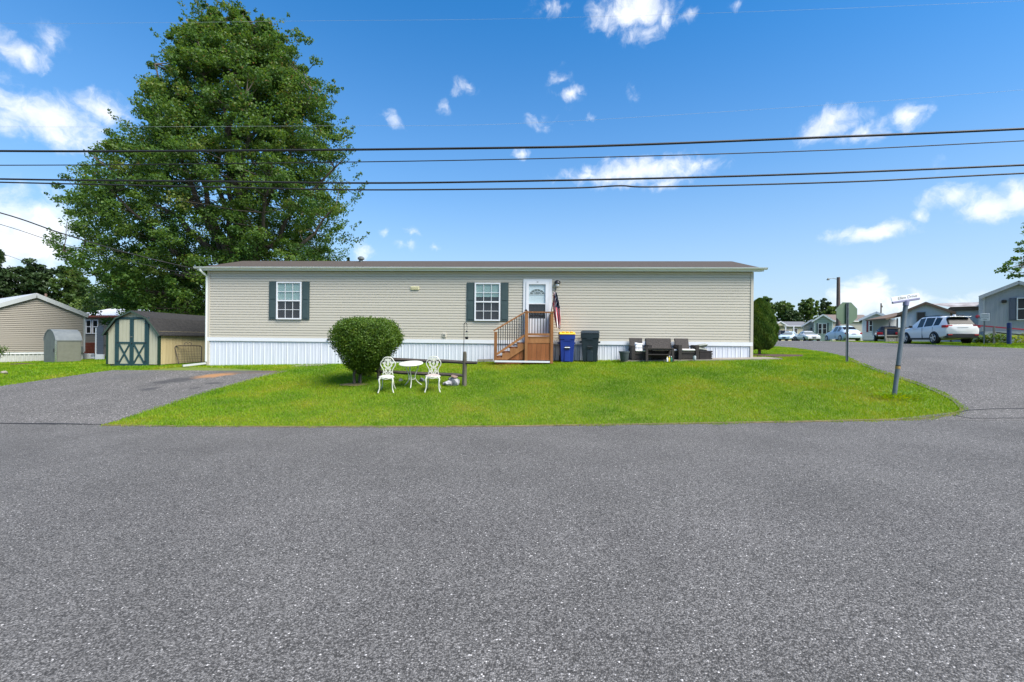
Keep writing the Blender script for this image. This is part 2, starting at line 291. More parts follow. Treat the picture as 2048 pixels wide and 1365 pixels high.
# ------------------------------------------------------------------ mesh helpers
class MB:
    def __init__(s): s.v = []; s.f = []; s.fm = []; s.cur = 0
    def add(s, vs, fs):
        o = len(s.v); s.v += [tuple(q) for q in vs]; s.f += [tuple(i+o for i in f) for f in fs]; s.fm += [s.cur]*len(fs)
        return s
    def box(s, x0, x1, y0, y1, z0, z1, rot=None, piv=None):
        vs = [Vector((x, y, z)) for z in (z0, z1) for y in (y0, y1) for x in (x0, x1)]
        if rot is not None:
            pv = Vector(piv) if piv is not None else Vector(((x0+x1)/2, (y0+y1)/2, (z0+z1)/2))
            vs = [rot @ (q-pv)+pv for q in vs]
        return s.add(vs, [(0, 2, 3, 1), (4, 5, 7, 6), (0, 1, 5, 4), (1, 3, 7, 5), (3, 2, 6, 7), (2, 0, 4, 6)])
    def beam(s, a, b, w, h, up=(0, 0, 1)):        # a bar of section w x h from a to b
        a, b = Vector(a), Vector(b); d = (b-a).normalized(); u = Vector(up)
        r = d.cross(u)
        if r.length < 1e-4: r = d.cross(Vector((1, 0, 0)))
        r.normalize(); u = r.cross(d).normalized()
        vs = [p+r*(i*w/2)+u*(j*h/2) for p in (a, b) for i, j in ((-1, -1), (1, -1), (1, 1), (-1, 1))]
        return s.add(vs, [(0, 1, 2, 3), (7, 6, 5, 4), (0, 4, 5, 1), (1, 5, 6, 2), (2, 6, 7, 3), (3, 7, 4, 0)])
    def tube(s, pts, r, n=8, cap=True):
        pts = [Vector(p) for p in pts]; rs = r if isinstance(r, (list, tuple)) else [r]*len(pts)
        o = len(s.v); prev = None
        for i, p in enumerate(pts):
            d = (pts[min(i+1, len(pts)-1)]-pts[max(i-1, 0)]).normalized()
            if prev is None:
                a = d.cross(Vector((0, 0, 1)));
                if a.length < .05: a = d.cross(Vector((0, 1, 0)))
            else: a = prev-d*prev.dot(d)
            a.normalize(); prev = a; b = d.cross(a)
            for k in range(n):
                t = 2*PI*k/n; s.v.append(tuple(p+(a*math.cos(t)+b*math.sin(t))*rs[i]))
        fs = []
        for i in range(len(pts)-1):
            for k in range(n):
                q = o+i*n+k; q2 = o+i*n+(k+1) % n; fs.append((q, q2, q2+n, q+n))
        if cap: fs += [tuple(o+k for k in reversed(range(n))), tuple(o+(len(pts)-1)*n+k for k in range(n))]
        s.f += fs; s.fm += [s.cur]*len(fs); return s
    def lathe(s, prof, c=(0, 0, 0), n=16, axis='z', sq=1.0):      # prof: (radius, height)
        o = len(s.v); c = Vector(c)
        for r, h in prof:
            for k in range(n):
                t = 2*PI*k/n; x, y = r*math.cos(t), r*math.sin(t)*sq
                q = Vector((x, y, h)) if axis == 'z' else (Vector((x, h, y)) if axis == 'y' else Vector((h, x, y)))
                s.v.append(tuple(c+q))
        fs = []
        for i in range(len(prof)-1):
            for k in range(n):
                q = o+i*n+k; q2 = o+i*n+(k+1) % n; fs.append((q, q2, q2+n, q+n))
        fs += [tuple(o+k for k in reversed(range(n))), tuple(o+(len(prof)-1)*n+k for k in range(n))]
        s.f += fs; s.fm += [s.cur]*len(fs); return s
    def prism(s, poly, a, b, axis='y'):       # 2-D outline (u, z) pushed from a to b along the axis
        def P(u, z, h): return (u, h, z) if axis == 'y' else ((h, u, z) if axis == 'x' else (u, z, h))
        n = len(poly); vs = [P(u, z, a) for u, z in poly]+[P(u, z, b) for u, z in poly]
        return s.add(vs, [tuple(range(n)), tuple(range(2*n-1, n-1, -1))]+[(i, i+n, (i+1) % n+n, (i+1) % n) for i in range(n)])
    def blob(s, c, r, seed=0, n=10, rough=.25, flat=1.):
        rr = random.Random(seed); o = len(s.v); c = Vector(c); r = r if isinstance(r, tuple) else (r, r, r)
        bm = bmesh.new(); bmesh.ops.create_icosphere(bm, subdivisions=2, radius=1)
        ds = [Vector((rr.gauss(0, 1), rr.gauss(0, 1), rr.gauss(0, 1))).normalized() for _ in range(7)]; cs = [rr.uniform(.45, .95) for _ in range(7)]
        vs = []
        for v in bm.verts:
            q = v.co.copy()
            for d_, k in zip(ds, cs):
                t = q.dot(d_)
                if t > k: q -= d_*(t-k)*.9
            q *= 1+rr.uniform(-rough, rough)*.3
            vs.append(c+Vector((q.x*r[0], q.y*r[1], q.z*r[2])))
        fs = [tuple(x.index for x in f.verts) for f in bm.faces]; bm.free(); return s.add(vs, fs)
    def build(s, name, m=None, parent=None, off=(0, 0, 0), smooth=None, mats=None, fix=True, bevel=0):
        me = bpy.data.meshes.new(name); off = Vector(off)
        me.from_pydata([Vector(q)-off for q in s.v], [], s.f)
        if fix:
            bm = bmesh.new(); bm.from_mesh(me); bmesh.ops.recalc_face_normals(bm, faces=bm.faces)
            if bevel: bmesh.ops.bevel(bm, geom=[e for e in bm.edges if e.calc_face_angle(0) > .5], offset=bevel, segments=1, affect='EDGES', clamp_overlap=True)
            bm.to_mesh(me); bm.free()
        for q in (mats or ([m] if m else [])): me.materials.append(q)
        if mats and not bevel: me.polygons.foreach_set('material_index', s.fm)
        if smooth is not None:
            me.shade_smooth(); me.set_sharp_from_angle(angle=rad(smooth))
        return link(name, me, parent)
def link(name, me, parent=None, loc=None, rot=None):
    o = bpy.data.objects.new(name, me); COL.objects.link(o)
    if parent: o.parent = parent
    if loc is not None: o.location = loc
    if rot is not None: o.rotation_euler = rot
    return o
def tag(o, label=None, cat=None, group=None, kind=None):
    if label: o['label'] = label
    if cat: o['category'] = cat
    if group: o['group'] = group
    if kind: o['kind'] = kind
    return o
def thing(name, label, cat, loc, rotz=0, group=None, rot=None):
    o = bpy.data.objects.new(name, None); COL.objects.link(o); o.location = loc
    o.rotation_euler = rot if rot else (0, 0, rotz); o.empty_display_size = .2
    return tag(o, label, cat, group)
def copy_thing(src, label=None, loc=None, rotz=None):
    def cp(o, par):
        c = o.copy(); COL.objects.link(c); c.parent = par
        for ch in [q for q in bpy.data.objects if q.parent == o]: cp(ch, c)
        return c
    r = cp(src, None)
    if label: r['label'] = label
    if loc is not None: r.location = loc
    if rotz is not None: r.rotation_euler = (0, 0, rotz)
    return r
def np_mesh(name, V, F, m, parent=None, tint=None, smooth=False, off=None):
    V = np.asarray(V, np.float32); F = np.asarray(F, np.int32)
    if off is not None: V = V-np.asarray(off, np.float32)
    me = bpy.data.meshes.new(name); k = F.shape[1]
    me.vertices.add(len(V)); me.vertices.foreach_set('co', V.ravel())
    me.loops.add(F.size); me.loops.foreach_set('vertex_index', F.ravel())
    me.polygons.add(len(F)); me.polygons.foreach_set('loop_start', np.arange(0, F.size, k, dtype=np.int32)); me.polygons.foreach_set('loop_total', np.full(len(F), k, np.int32))
    if smooth: me.polygons.foreach_set('use_smooth', np.ones(len(F), bool))
    me.update(calc_edges=True)
    if tint is not None:
        a = me.attributes.new('tint', 'FLOAT', 'FACE'); a.data.foreach_set('value', np.asarray(tint, np.float32))
    me.materials.append(m)
    return link(name, me, parent)
def leaf_mesh(name, C, D, U, ln, wd, tint, m, parent=None, off=None, fold=.25):
    """one diamond leaf per row: centre C, pointing D, face towards U"""
    C = np.asarray(C); n = len(C); D = D/np.linalg.norm(D, axis=1, keepdims=True)
    R = np.cross(D, U); R /= np.linalg.norm(R, axis=1, keepdims=True)+1e-9; N = np.cross(R, D)
    ln = np.broadcast_to(ln, n)[:, None]; wd = np.broadcast_to(wd, n)[:, None]
    V = np.stack([C-D*ln*.5, C+R*wd*.5+N*wd*fold-D*ln*.05, C+D*ln*.5, C-R*wd*.5+N*wd*fold-D*ln*.05], 1).reshape(-1, 3)
    F = np.arange(4*n).reshape(n, 4)
    return np_mesh(name, V, F, m, parent, tint, off=off)
def unit(n): v = rng.normal(size=(n, 3)); return v/np.linalg.norm(v, axis=1, keepdims=True)
def in_poly(P, poly):
    x, y = P[:, 0], P[:, 1]; c = np.zeros(len(P), bool); n = len(poly)
    for i in range(n):
        x0, y0 = poly[i]; x1, y1 = poly[(i+1) % n]
        if y0 == y1: continue
        c ^= ((y0 > y) != (y1 > y)) & (x < (x1-x0)*(y-y0)/(y1-y0)+x0)
    return c
def strip(name, A, B, m, lift, nx=8, step=.5, skirt=.05):
    """sheet lying on the ground between two polylines of equal length"""
    A = [Vector((*p[:2], 0)) for p in A]; B = [Vector((*p[:2], 0)) for p in B]
    rows = []
    for i in range(len(A)-1):
        n = max(1, int(max((A[i+1]-A[i]).length, (B[i+1]-B[i]).length)/step))
        for k in range(n): rows.append((A[i].lerp(A[i+1], k/n), B[i].lerp(B[i+1], k/n)))
    rows.append((A[-1], B[-1]))
    mb = MB(); us = [k/nx for k in range(nx+1)]
    for a, b in rows:
        for u in us:
            q = a.lerp(b, u); mb.v.append((q.x, q.y, gf(q.x, q.y)+lift))
    w = nx+1
    mb.f = [(i*w+k, i*w+k+1, (i+1)*w+k+1, (i+1)*w+k) for i in range(len(rows)-1) for k in range(nx)]
    nr = len(rows)                              # the sheet's edge goes down into the soil
    ring = [k for k in range(w)]+[i*w+nx for i in range(1, nr)]+[(nr-1)*w+k for k in range(nx-1, -1, -1)]+[i*w for i in range(nr-2, 0, -1)]
    o0 = len(mb.v); mb.v += [(mb.v[i][0], mb.v[i][1], mb.v[i][2]-skirt) for i in ring]; nrg = len(ring)
    edge_f = [(ring[i], ring[(i+1) % nrg], o0+(i+1) % nrg, o0+i) for i in range(nrg)]; mb.f += edge_f
    mb.fm = [0]*len(mb.f)
    o = mb.build(name, m, fix=False, smooth=40); me = o.data
    if me.polygons[0].normal.z < 0: me.flip_normals()
    return tag(o, kind='structure')

# ------------------------------------------------------------------ ground, roads, driveway
grass_soil = mat('grass_ground', (.085, .14, .010), .95, (.14, .17, .02), 3.5, .6, detail=6)
def build_ground():
    def ax(a, b, lo, hi, fine, coarse):
        l = list(np.arange(lo, hi+1e-6, fine)); x = lo
        while x > a: x -= coarse*max(1, (lo-x)/20); l.insert(0, x)
        x = hi
        while x < b: x += coarse*max(1, (x-hi)/20); l.append(x)
        return np.array(l)
    xs = ax(-500, 600, -32, 40, .6, 4); ys = ax(-60, 900, 2, 46, .4, 4)
    X, Y = np.meshgrid(xs, ys); Z = g(X, Y)-.015
    V = np.stack([X, Y, Z], -1).reshape(-1, 3); w = len(xs)
    i = np.arange((len(ys)-1)*w).reshape(-1, w)[:, :-1].ravel()
    F = np.stack([i, i+1, i+w+1, i+w], 1)
    tag(np_mesh('ground', V, F, grass_soil, smooth=True), kind='structure')
build_ground()

EDGE = [(-300, 846.5), (0, 848), (200, 851), (400, 853), (600, 854), (1000, 853), (1300, 848.5), (1600, 843.5), (1800, 840), (1900, 838), (2048, 837), (2300, 836)]
far = [G(*p)[:2] for p in EDGE]
s0, t0 = to_st(*far[0]); s1, t1 = to_st(*far[-1])
far = [from_st(-70, t0), from_st(-30, t0)]+far+[from_st(35, t1), from_st(75, t1)]
near = [from_st(to_st(*p)[0], -7.5) for p in far]
M['road'] = mat_asphalt('chip_seal_road', .134, .58, 108, .03, tone=(1.05, 1.0, .94))
strip('road', near, far, M['road'], .001, 40, .8)
M['street'] = mat_asphalt('old_street_asphalt', .142, .42, 70, .03, stain=[(24, 38, .1, 12, .4, (.07, .07, .072), .6), (22, 34.5, .15, 10, .25, (.08, .08, .08), .5)], tone=(1.06, 1, .93))
LEFT = [G(*p)[:2] for p in ((1760, 841.5), (1926, 823), (1905, 802), (1870, 784), (1830, 768), (1760, 745), (1700, 722), (1640, 706), (1580, 697.5), (1548, 694))]
RIGHT = [(14.5, 7.6), (14.8, 9), (16, 10.5), (17.3, 12.2), (18.5, 14), (19.8, 16), (21.2, 18.2), (23.2, 22.4), (25.0, 27.0), (27.2, 33)]
LEFT = LEFT+[(17.6, 33), (20, 42)]; RIGHT = RIGHT+[(28.4, 37), (29.8, 42)]
strip('side_street', LEFT, RIGHT, M['street'], .006, 24, .5)
strip('cross_street', [(-40, 43), (0, 42), (16, 38), (28.3, 37)], [(-40, 56), (0, 56), (24, 55.5), (34, 50)], M['street'], .011, 8, 1.5)
DR = [G(*p)[:2] for p in ((200, 850.5), (300, 821), (420, 783), (520, 755), (575, 742.5))]
DL = [G(*p)[:2] for p in ((-420, 840), (-330, 815), (-160, 790), (0, 773))]+[G(225, 741)[:2]]
def stain(x0, y0, x1, y1, wid, col, amt):
    a, b = Vector(G(x0, y0)[:2]), Vector(G(x1, y1)[:2]); c = (a+b)/2; d = b-a
    return (c.x, c.y, math.atan2(d.y, d.x), d.length*.5, wid, col, amt)
BK = (.045, .045, .046)
st_ = [stain(290, 771, 400, 755, .42, BK, .75), stain(272, 782, 322, 777, .22, BK, .75), stain(412, 767.5, 446, 767, .12, BK, .7), stain(376, 777.5, 405, 776.5, .12, BK, .6), stain(388, 756, 480, 746.5, .34, (.34, .17, .065), .85), stain(470, 747, 590, 741.5, .3, (.11, .07, .05), .6), stain(400, 746, 560, 741, .35, (.07, .07, .068), .6), stain(180, 760, 330, 745, .5, (.09, .09, .09), .4)]
M['drive'] = mat_asphalt('driveway_asphalt', .145, .48, 62, .03, stain=st_, tone=(1.06, 1.0, .93))
strip('driveway', DL, DR, M['drive'], .005, 24, .4)
# dark joints where the driveway and the street meet the road
def seam(name, pts, w, lift):
    P = [Vector((*G(*p)[:2], 0)) for p in pts]; A, B = [], []
    for i, q in enumerate(P):
        d = (P[min(i+1, len(P)-1)]-P[max(0, i-1)]).normalized(); n = Vector((-d.y, d.x, 0)); k = w*random.uniform(.5, 1.2)
        A.append(q+n*k/2); B.append(q-n*k/2)
    strip(name, A, B, M['asph_seam'], lift, 2, .3)
seam('pavement_joint', [(-60, 847), (60, 848.2), (120, 848.8), (205, 850)], .05, .011)
seam('pavement_joint', [(1800, 840.5), (1850, 838), (1905, 829), (1935, 822), (1985, 819.5), (2048, 818.5), (2200, 817)], .03, .012)
seam('pavement_crack', [(1905, 832), (1940, 838), (1985, 838), (2060, 837.5)], .02, .012)

# ------------------------------------------------------------------ grass
M['grass'] = mat_leaf('lawn_blade', [(.100, .23, .005), (.158, .30, .006), (.208, .335, .007), (.262, .34, .011), (.33, .325, .035)], .42, .55, patch=.7)
def grass(name, poly, per_m2, h, wdt, zones=None, holes=(), edge=None):
    poly = np.array(poly); lo, hi = poly.min(0), poly.max(0)
    n = int((hi[0]-lo[0])*(hi[1]-lo[1])*per_m2)
    P = rng.uniform(lo, hi, (n, 2)); P = P[in_poly(P, poly)]
    for hpoly in holes: P = P[~in_poly(P, np.array(hpoly))]
    d = np.hypot(P[:, 0], P[:, 1]); keep = rng.random(len(P)) < np.clip((11/np.maximum(d, 9))**1.6, .12, 1); P = P[keep]; d = d[keep]
    if edge is not None:                       # longer unmown blades creeping over the pavement, in uneven tufts
        E_ = np.array(edge); k = rng.integers(0, len(E_)-1, 9000); f = rng.random(9000)[:, None]; Q = E_[k]*(1-f)+E_[k+1]*f
        tuft = .5+.5*np.sin(Q[:, 0]*7.3+2*np.sin(Q[:, 0]*2.1)+Q[:, 1]*5); Q = Q+rng.normal(0, .02, (9000, 2))+rng.uniform(-.06, .02, (9000, 1))*tuft[:, None]*np.array([0, 1.]); Q = Q[rng.random(9000) < .25+.75*tuft]
        P = np.concatenate([P, Q]); d = np.hypot(P[:, 0], P[:, 1])
    n = len(P); s = np.clip(d/10, 1, 2.6)
    base = np.stack([P[:, 0], P[:, 1], g(P[:, 0], P[:, 1])-.01], 1)
    hh = (h*rng.uniform(.55, 1.35, n)*np.sqrt(s))[:, None]; ww = (wdt*s*rng.uniform(.7, 1.3, n))[:, None]
    a = rng.uniform(0, 2*PI, n); r = np.stack([np.cos(a), np.sin(a), 0*a], 1)
    b = rng.uniform(0, 2*PI, n); lean = np.stack([np.cos(b), np.sin(b), 0*b], 1)*(rng.uniform(.1, 1.0, n)[:, None])
    tip = base+np.array([0, 0, 1])*hh+lean*hh
    V = np.stack([base-r*ww/2, base+r*ww/2, tip], 1).reshape(-1, 3); F = np.arange(3*n).reshape(n, 3)
    return tag(np_mesh(name, V, F, M['grass'], tint=np.clip(rng.normal(.42, .17, n), 0, 1)), kind='stuff')
lawn_front = [G(*p)[:2] for p in ((203, 852), (300, 853.5), (400, 854.5), (600, 855), (800, 855), (1000, 854.5), (1150, 852.5), (1300, 850), (1450, 848.5), (1600, 845), (1750, 843), (1840, 840), (1895, 833), (1923, 826), (1932, 819), (1912, 801.5), (1877, 783.5), (1837, 767.5), (1767, 744.5), (1706, 721.5), (1646, 705.8), (1585, 697.4), (1552, 694.4))]
def ragged(pl, amp=.035, step=.12):
    rr = random.Random(4); out = []; drift = 0
    for a, b in zip(pl, pl[1:]):
        L_ = math.hypot(b[0]-a[0], b[1]-a[1]); n = max(1, int(L_/step))
        for k in range(n):
            drift = .7*drift+rr.gauss(0, amp*.7); out.append((a[0]+(b[0]-a[0])*k/n+rr.uniform(-.3, .3)*amp, a[1]+(b[1]-a[1])*k/n+drift))
    return out+[pl[-1]]
lawn_front = ragged(lawn_front)
house_back = [from_st(12.6, 30), from_st(8.2, 30), from_st(8.0, 15.3), from_st(7.9, 15.35), from_st(-11.5, 15.35), from_st(-11.6, 14.9)]
drive_side = [G(*p)[:2] for p in ((558, 743.5), (513, 755.5), (412, 783.5), (291, 821.5))]
patio_poly = [from_st(*q) for q in ((2.75, 14.66), (7.75, 14.70), (7.6, 15.5), (2.75, 15.5))]
bed_poly = [from_st(*q) for q in ((8.1, 15.8), (9.1, 16.0), (9.7, 17.0), (9.2, 17.8), (8.1, 18))]
grass('lawn_grass', lawn_front+house_back+drive_side, 2800, .038, .010, holes=[patio_poly, bed_poly], edge=lawn_front)
left_lawn = [G(*p)[:2] for p in ((-150, 797), (0, 774), (225, 741.5), (300, 740.5))]+[from_st(-11.4, 16), from_st(-11, 20), (-13, 30), (-24, 34), (-32, 26), (-30, 18), (-24, 13.5)]
grass('side_lawn_grass', left_lawn, 2000, .04, .011)
right_lawn = [(22.6, 19.8), (23.5, 22.2), (25.3, 26.8), (27.5, 33), (29.9, 41.8), (34, 50), (42, 50), (42, 30), (32, 19)]
grass('verge_grass', right_lawn, 1500, .045, .013)
# bare thin strip of dry soil along the lawn's edge
edge_a = [G(px, py+.8)[:2] for px, py in ((203, 851.5), (400, 854), (600, 854.7), (1000, 854), (1300, 849.5), (1600, 844.5), (1840, 839.6), (1900, 832), (1928, 823), (1928, 818))]
edge_b = [G(px, py-1.6)[:2] for px, py in ((203, 851.5), (400, 854), (600, 854.7), (1000, 854), (1300, 849.5), (1600, 844.5), (1840, 839.6), (1896, 832), (1920, 823), (1918, 817))]
strip('soil_edge', edge_a, edge_b, M['dirt'], .010, 3, .3)
pa, pb = [from_st(2.8, 14.72), from_st(8.3, 14.72)], [from_st(2.8, 15.5), from_st(8.3, 15.5)]
def slab(name, poly_st, top, th, m):
    mb = MB(); P = [from_st(*q) for q in poly_st]; n = len(P)
    zs = [gf(*p)+top for p in P]
    mb.add([(p[0], p[1], z) for p, z in zip(P, zs)]+[(p[0], p[1], z-th) for p, z in zip(P, zs)], [tuple(range(n)), tuple(range(2*n-1, n-1, -1))]+[(i, (i+1) % n, (i+1) % n+n, i+n) for i in range(n)])
    return tag(mb.build(name, m), kind='structure')
slab('patio', ((2.75, 14.66), (5.6, 14.62), (7.75, 14.70), (7.6, 15.5), (2.75, 15.5)), .045, .12, M['concrete'])
slab('stepping_slab', ((-8.0, 14.55), (-7.1, 14.75), (-7.0, 15.3), (-8.0, 15.05)), .02, .1, M['concrete'])
slab('mulch_bed', ((8.1, 15.8), (9.1, 16.0), (9.7, 17.0), (9.2, 17.8), (8.1, 18)), .03, .1, M['mulch'])

# ------------------------------------------------------------------ the beige mobile home
xl, yl_ = ray(415, 733)[0]*15.95, 15.95
HO = Vector((xl, yl_, 0)); HR = -TH
HX = Vector((CT, -ST, 0)); HY = Vector((ST, CT, 0))
def HL(px, py, yloc=0.):           # house frame: x along the front, z up, on a plane yloc behind (+) or before (-) the front
    X, Z = ray(px, py); o = HO+HY*yloc
    Y = o.dot(HY)/(Vector((X, 1, 0)).dot(HY)); p = Vector((X*Y, Y, 0))
    return (p-HO).dot(HX), CZ+Z*Y
HW = HL(1505, 640)[0]; HD = 4.5; HZ0, HZ1 = 1.632, 3.955
hb = Vector((0, 0, .55))           # base of the house empty, house-frame z
home = thing('mobile_home', 'long beige vinyl mobile home with white skirting and green shutters behind the lawn', 'house', HO+Vector((0, 0, hb.z)), HR)
def hp(mb, name, m, parent=None, **k):
    return mb.build(name, m, parent or home, off=hb, **k)
def lap(mb, xr, z0, z1, n, y=0., out=.018, back=0., d=-1):
    """lapped boards on a wall facing -y; xr(z) gives the wall's ends at height z"""
    h = (z1-z0)/n
    for i in range(n):
        a, b = z0+i*h, z0+(i+1)*h
        l0, r0 = xr(a); l1, r1 = xr(b)
        if r0-l0 < .02: continue
        o = d*out; c1, c2 = a+h*.70, a+h*.80
        vs = [(l0, y, a), (r0, y, a), (r0, y+o, a+.001), (l0, y+o, a+.001), (r0, y+o*.85, c1), (l0, y+o*.85, c1), (r1, y+o*.22, c2), (l1, y+o*.22, c2), (r1, y, b), (l1, y, b)]
        mb.add(vs, [(0, 1, 2, 3), (3, 2, 4, 5), (5, 4, 6, 7), (7, 6, 8, 9)])
core = MB().box(.02, HW-.02, .03, HD, .35, HZ1); hp(core, 'wall', M['vinyl'])
mb = MB(); lap(mb, lambda z: (.06, HW-.06), HZ0, HZ1, 26)
tag(hp(mb, 'siding', M['vinyl'], fix=False), kind='stuff')
mb = MB()
for i, (px, row) in enumerate(((1339, 24), (1378, 22), (1378, 17), (1378, 6), (1416, 20), (1416, 12), (1332, 3), (760, 21), (880, 9), (700, 15), (1180, 5), (1250, 14), (1140, 19), (500, 8), (470, 18))):
    x = HL(px, 600)[0]; h = (HZ1-HZ0)/26; z = HZ0+row*h
    mb.box(x, x+.006, -.0195, -.002, z+.003, z+h*.7)
tag(hp(mb, 'siding_joint', mat('joint_shadow_gap', (.40, .37, .31), .6)), kind='stuff')
for x0, x1 in ((-.012, .075), (HW-.075, HW+.012)):
    hp(MB().box(x0, x1, -.034, .06, .62, HZ1-.01), 'corner_trim', M['vinyl'])
hp(MB().box(.0, HW, -.036, .0, HZ0-.125, HZ0-.002), 'skirt_cap', M['white'])
# skirting: ribbed panels side by side
pw = .405; npan = int(HW/pw)+1
pm = MB()
xs_ = [0, .012, .03, .045, .062, .12, .132, .15, .16, .24, .252, .27, .282, .345, .357, .375, .39, pw-.004]
ys_ = [0, -.012, -.012, 0, 0, 0, -.005, -.005, 0, 0, -.010, -.010, 0, 0, -.005, -.005, 0, 0]
vs = [(x, y, z) for z in (0, 1) for x, y in zip(xs_, ys_)]; n_ = len(xs_)
pm.add(vs, [(i, i+1, i+1+n_, i+n_) for i in range(n_-1)])
skm = bpy.data.meshes.new('skirt_panel'); skm.from_pydata(pm.v, [], pm.f); skm.materials.append(M['skirt'])
for i in range(npan):
    x = i*pw; w_ = min(1, (HW-x)/pw)
    o = link('skirt_panel', skm, home, (x, .004+random.uniform(-.002, .002), .45-hb.z)); o.scale = (w_, 1, HZ0-.125-.45-random.uniform(0, .004))
hp(MB().box(0, HW, .012, .05, .4, HZ0-.1), 'skirt_backing', M['skirt'])
# bottom rail of pale wood at the ground in two lengths
for a, b in ((955, 986),):
    xa, za = HL(a, 721, -.06); xb, zb = HL(b, 720, -.06)
    hp(MB().beam((xa, -.06, za), (xb, -.06, zb), .05, .06), 'ground_board', M['concrete'])
# roof, gutter, fascia, downspout
OV = .26; rz0, rz1 = HZ1+.085, 4.70
mb = MB()
for y0, z0, y1, z1 in ((-.20, rz0, HD/2, rz1), (HD+.2, rz0, HD/2, rz1)):
    mb.add([(-OV, y0, z0), (HW+OV, y0, z0), (HW+OV, y1, z1), (-OV, y1, z1), (-OV, y0, z0-.05), (HW+OV, y0, z0-.05), (HW+OV, y1, z1-.05), (-OV, y1, z1-.05)], [(0, 1, 2, 3), (4, 5, 6, 7), (0, 1, 5, 4), (1, 2, 6, 5), (0, 3, 7, 4)])
roof = hp(mb, 'roof', M['roof'])
for x in (.02, HW-.02): hp(MB().prism([(0, HZ1), (HD, HZ1), (HD/2, rz1-.08)], x-.02, x+.02, 'x'), 'gable_end', M['vinyl'])
mb = MB().box(-OV, HW+OV, -.19, -.02, HZ1, HZ1+.018); hp(mb, 'soffit', M['gutter'])
gp_ = [(-.20, HZ1+.035), (-.255, HZ1+.035), (-.30, HZ1+.07), (-.31, HZ1+.10), (-.30, HZ1+.10), (-.20, HZ1+.10)]
hp(MB().prism(gp_, -OV-.06, HW+OV+.08, 'x'), 'gutter', M['gutter'], smooth=30)
hp(MB().box(-OV, HW+OV, -.198, -.17, HZ1-.012, HZ1+.048), 'fascia', M['gutter'])
hp(MB().tube([(-.10, -.25, HZ1+.05), (-.10, -.24, HZ1-.03), (-.05, -.12, HZ1-.14), (-.035, -.02, HZ1-.2), (-.035, -.02, .78)], .038, 6), 'downspout', M['gutter'])
p_ = HL(385, 731.5, -.5)
hp(MB().beam((-.03, -.05, .72), (-.42, -.6, .655), .09, .06), 'downspout_elbow', mat('dull_white_metal', (.42, .43, .43), .5))
x, z = HL(722, 524, 1.9)
vt = hp(MB().lathe([(.07, 0), (.07, .28), (.13, .28), (.13, .34), (.05, .40)], (x, 1.9, 4.42), 10), 'roof_vent', M['galv'], roof)
tag(vt)

def window(parent, off, x0, x1, z0, z1, yf=0., grid=(3, 2), blind=.5, shut=None, m_fr=None, m_in=None, split=True, m_pane=None, shutw=None):
    """double-hung window standing on a wall facing -y: frame, panes, muntins, blind"""
    m_fr = m_fr or M['white']; fw = .045 if grid[0] > 1 else .05; y = yf
    f = MB(); f.box(x0, x0+fw, y-.065, y, z0, z1); f.box(x1-fw, x1, y-.065, y, z0, z1)
    f.box(x0+fw, x1-fw, y-.062, y, z0, z0+fw); f.box(x0+fw, x1-fw, y-.062, y, z1-fw, z1); zm = (z0+z1)/2
    if split: f.box(x0+fw, x1-fw, y-.058, y-.01, zm-.022, zm+.022)
    wo = f.build('window', m_fr, parent, off=off)
    MB().box(x0+fw, x1-fw, y-.008, y-.003, z0+fw, z1-fw).build('backing', m_in or M['inside'], wo, off=off)
    if blind:
        zb = z1-fw-(z1-z0-2*fw)*blind
        b = MB(); k = max(3, int((z1-zb)/.045)); hh = (z1-fw-zb)/k
        for i in range(k):
            b.add([(x0+fw, y-.016, zb+i*hh), (x1-fw, y-.016, zb+i*hh), (x1-fw, y-.024, zb+(i+1)*hh), (x0+fw, y-.024, zb+(i+1)*hh)], [(0, 1, 2, 3)])
        b.build('blind', M['blind'], wo, off=off, fix=False)
    halves = ((zm+.022, z1-fw, y-.042), (z0+fw, zm-.022, y-.030)) if split else ((z0+fw, z1-fw, y-.04),)
    nx, nz = grid; mu = MB(); pmesh = {}
    for hi, (a, b, yy) in enumerate(halves):
        cw = (x1-x0-2*fw)/nx; ch = (b-a)/nz
        if hi not in pmesh:
            q = MB().box(-cw/2+.004, cw/2-.004, -.002, .002, -ch/2+.004, ch/2-.004)
            me = bpy.data.meshes.new('pane'); me.from_pydata(q.v, [], q.f); me.materials.append(m_pane or (M['pane'] if hi == 0 else M['pane_dark'])); pmesh[hi] = me
        for i in range(nx):
            for j in range(nz):
                link('pane', pmesh[hi], wo, Vector((x0+fw+cw*(i+.5), yy, a+ch*(j+.5)))-Vector(off))
        for i in range(1, nx): mu.box(x0+fw+cw*i-.008, x0+fw+cw*i+.008, yy-.007, yy+.003, a, b)
        for j in range(1, nz): mu.box(x0+fw, x1-fw, yy-.009, yy+.004, a+ch*j-.008, a+ch*j+.008)
    if mu.f: mu.build('muntin', m_fr, wo, off=off)
    if shut:
        sw = shutw or .27
        for a, b in ((x0-sw-.005, x0-.005), (x1+.005, x1+sw+.005)):
            s = MB().box(a, b, y-.035, y, z0-.01, z1+.01).build('shutter', shut, parent, off=off, bevel=.006)
            h = (z1-z0)/2
            for k in range(2):
                MB().box(a+.045, b-.045, y-.046, y-.034, z0+k*h+.05, z0+(k+1)*h-.04).build('shutter_panel', shut, s, off=off, bevel=.008)
    return wo
for (a, b, t_, bt) in ((555, 604, 564.5, 639.5), (950, 1000.5, 566.5, 642.5)):
    x0, z1 = HL(a, t_); x1, z0 = HL(b, bt)
    window(home, hb, x0, x1, z0, z1, -.012, (3, 2), .47 if a < 900 else .36, M['shutter'])
    w_ = [o for o in bpy.data.objects if o.name.startswith('window')][-1]
    MB().box(x0+.06, x1-.06, -.022, -.0215, z0+.05, (z0+z1)/2).build('curtain', M['blind_dark'], w_, off=hb)
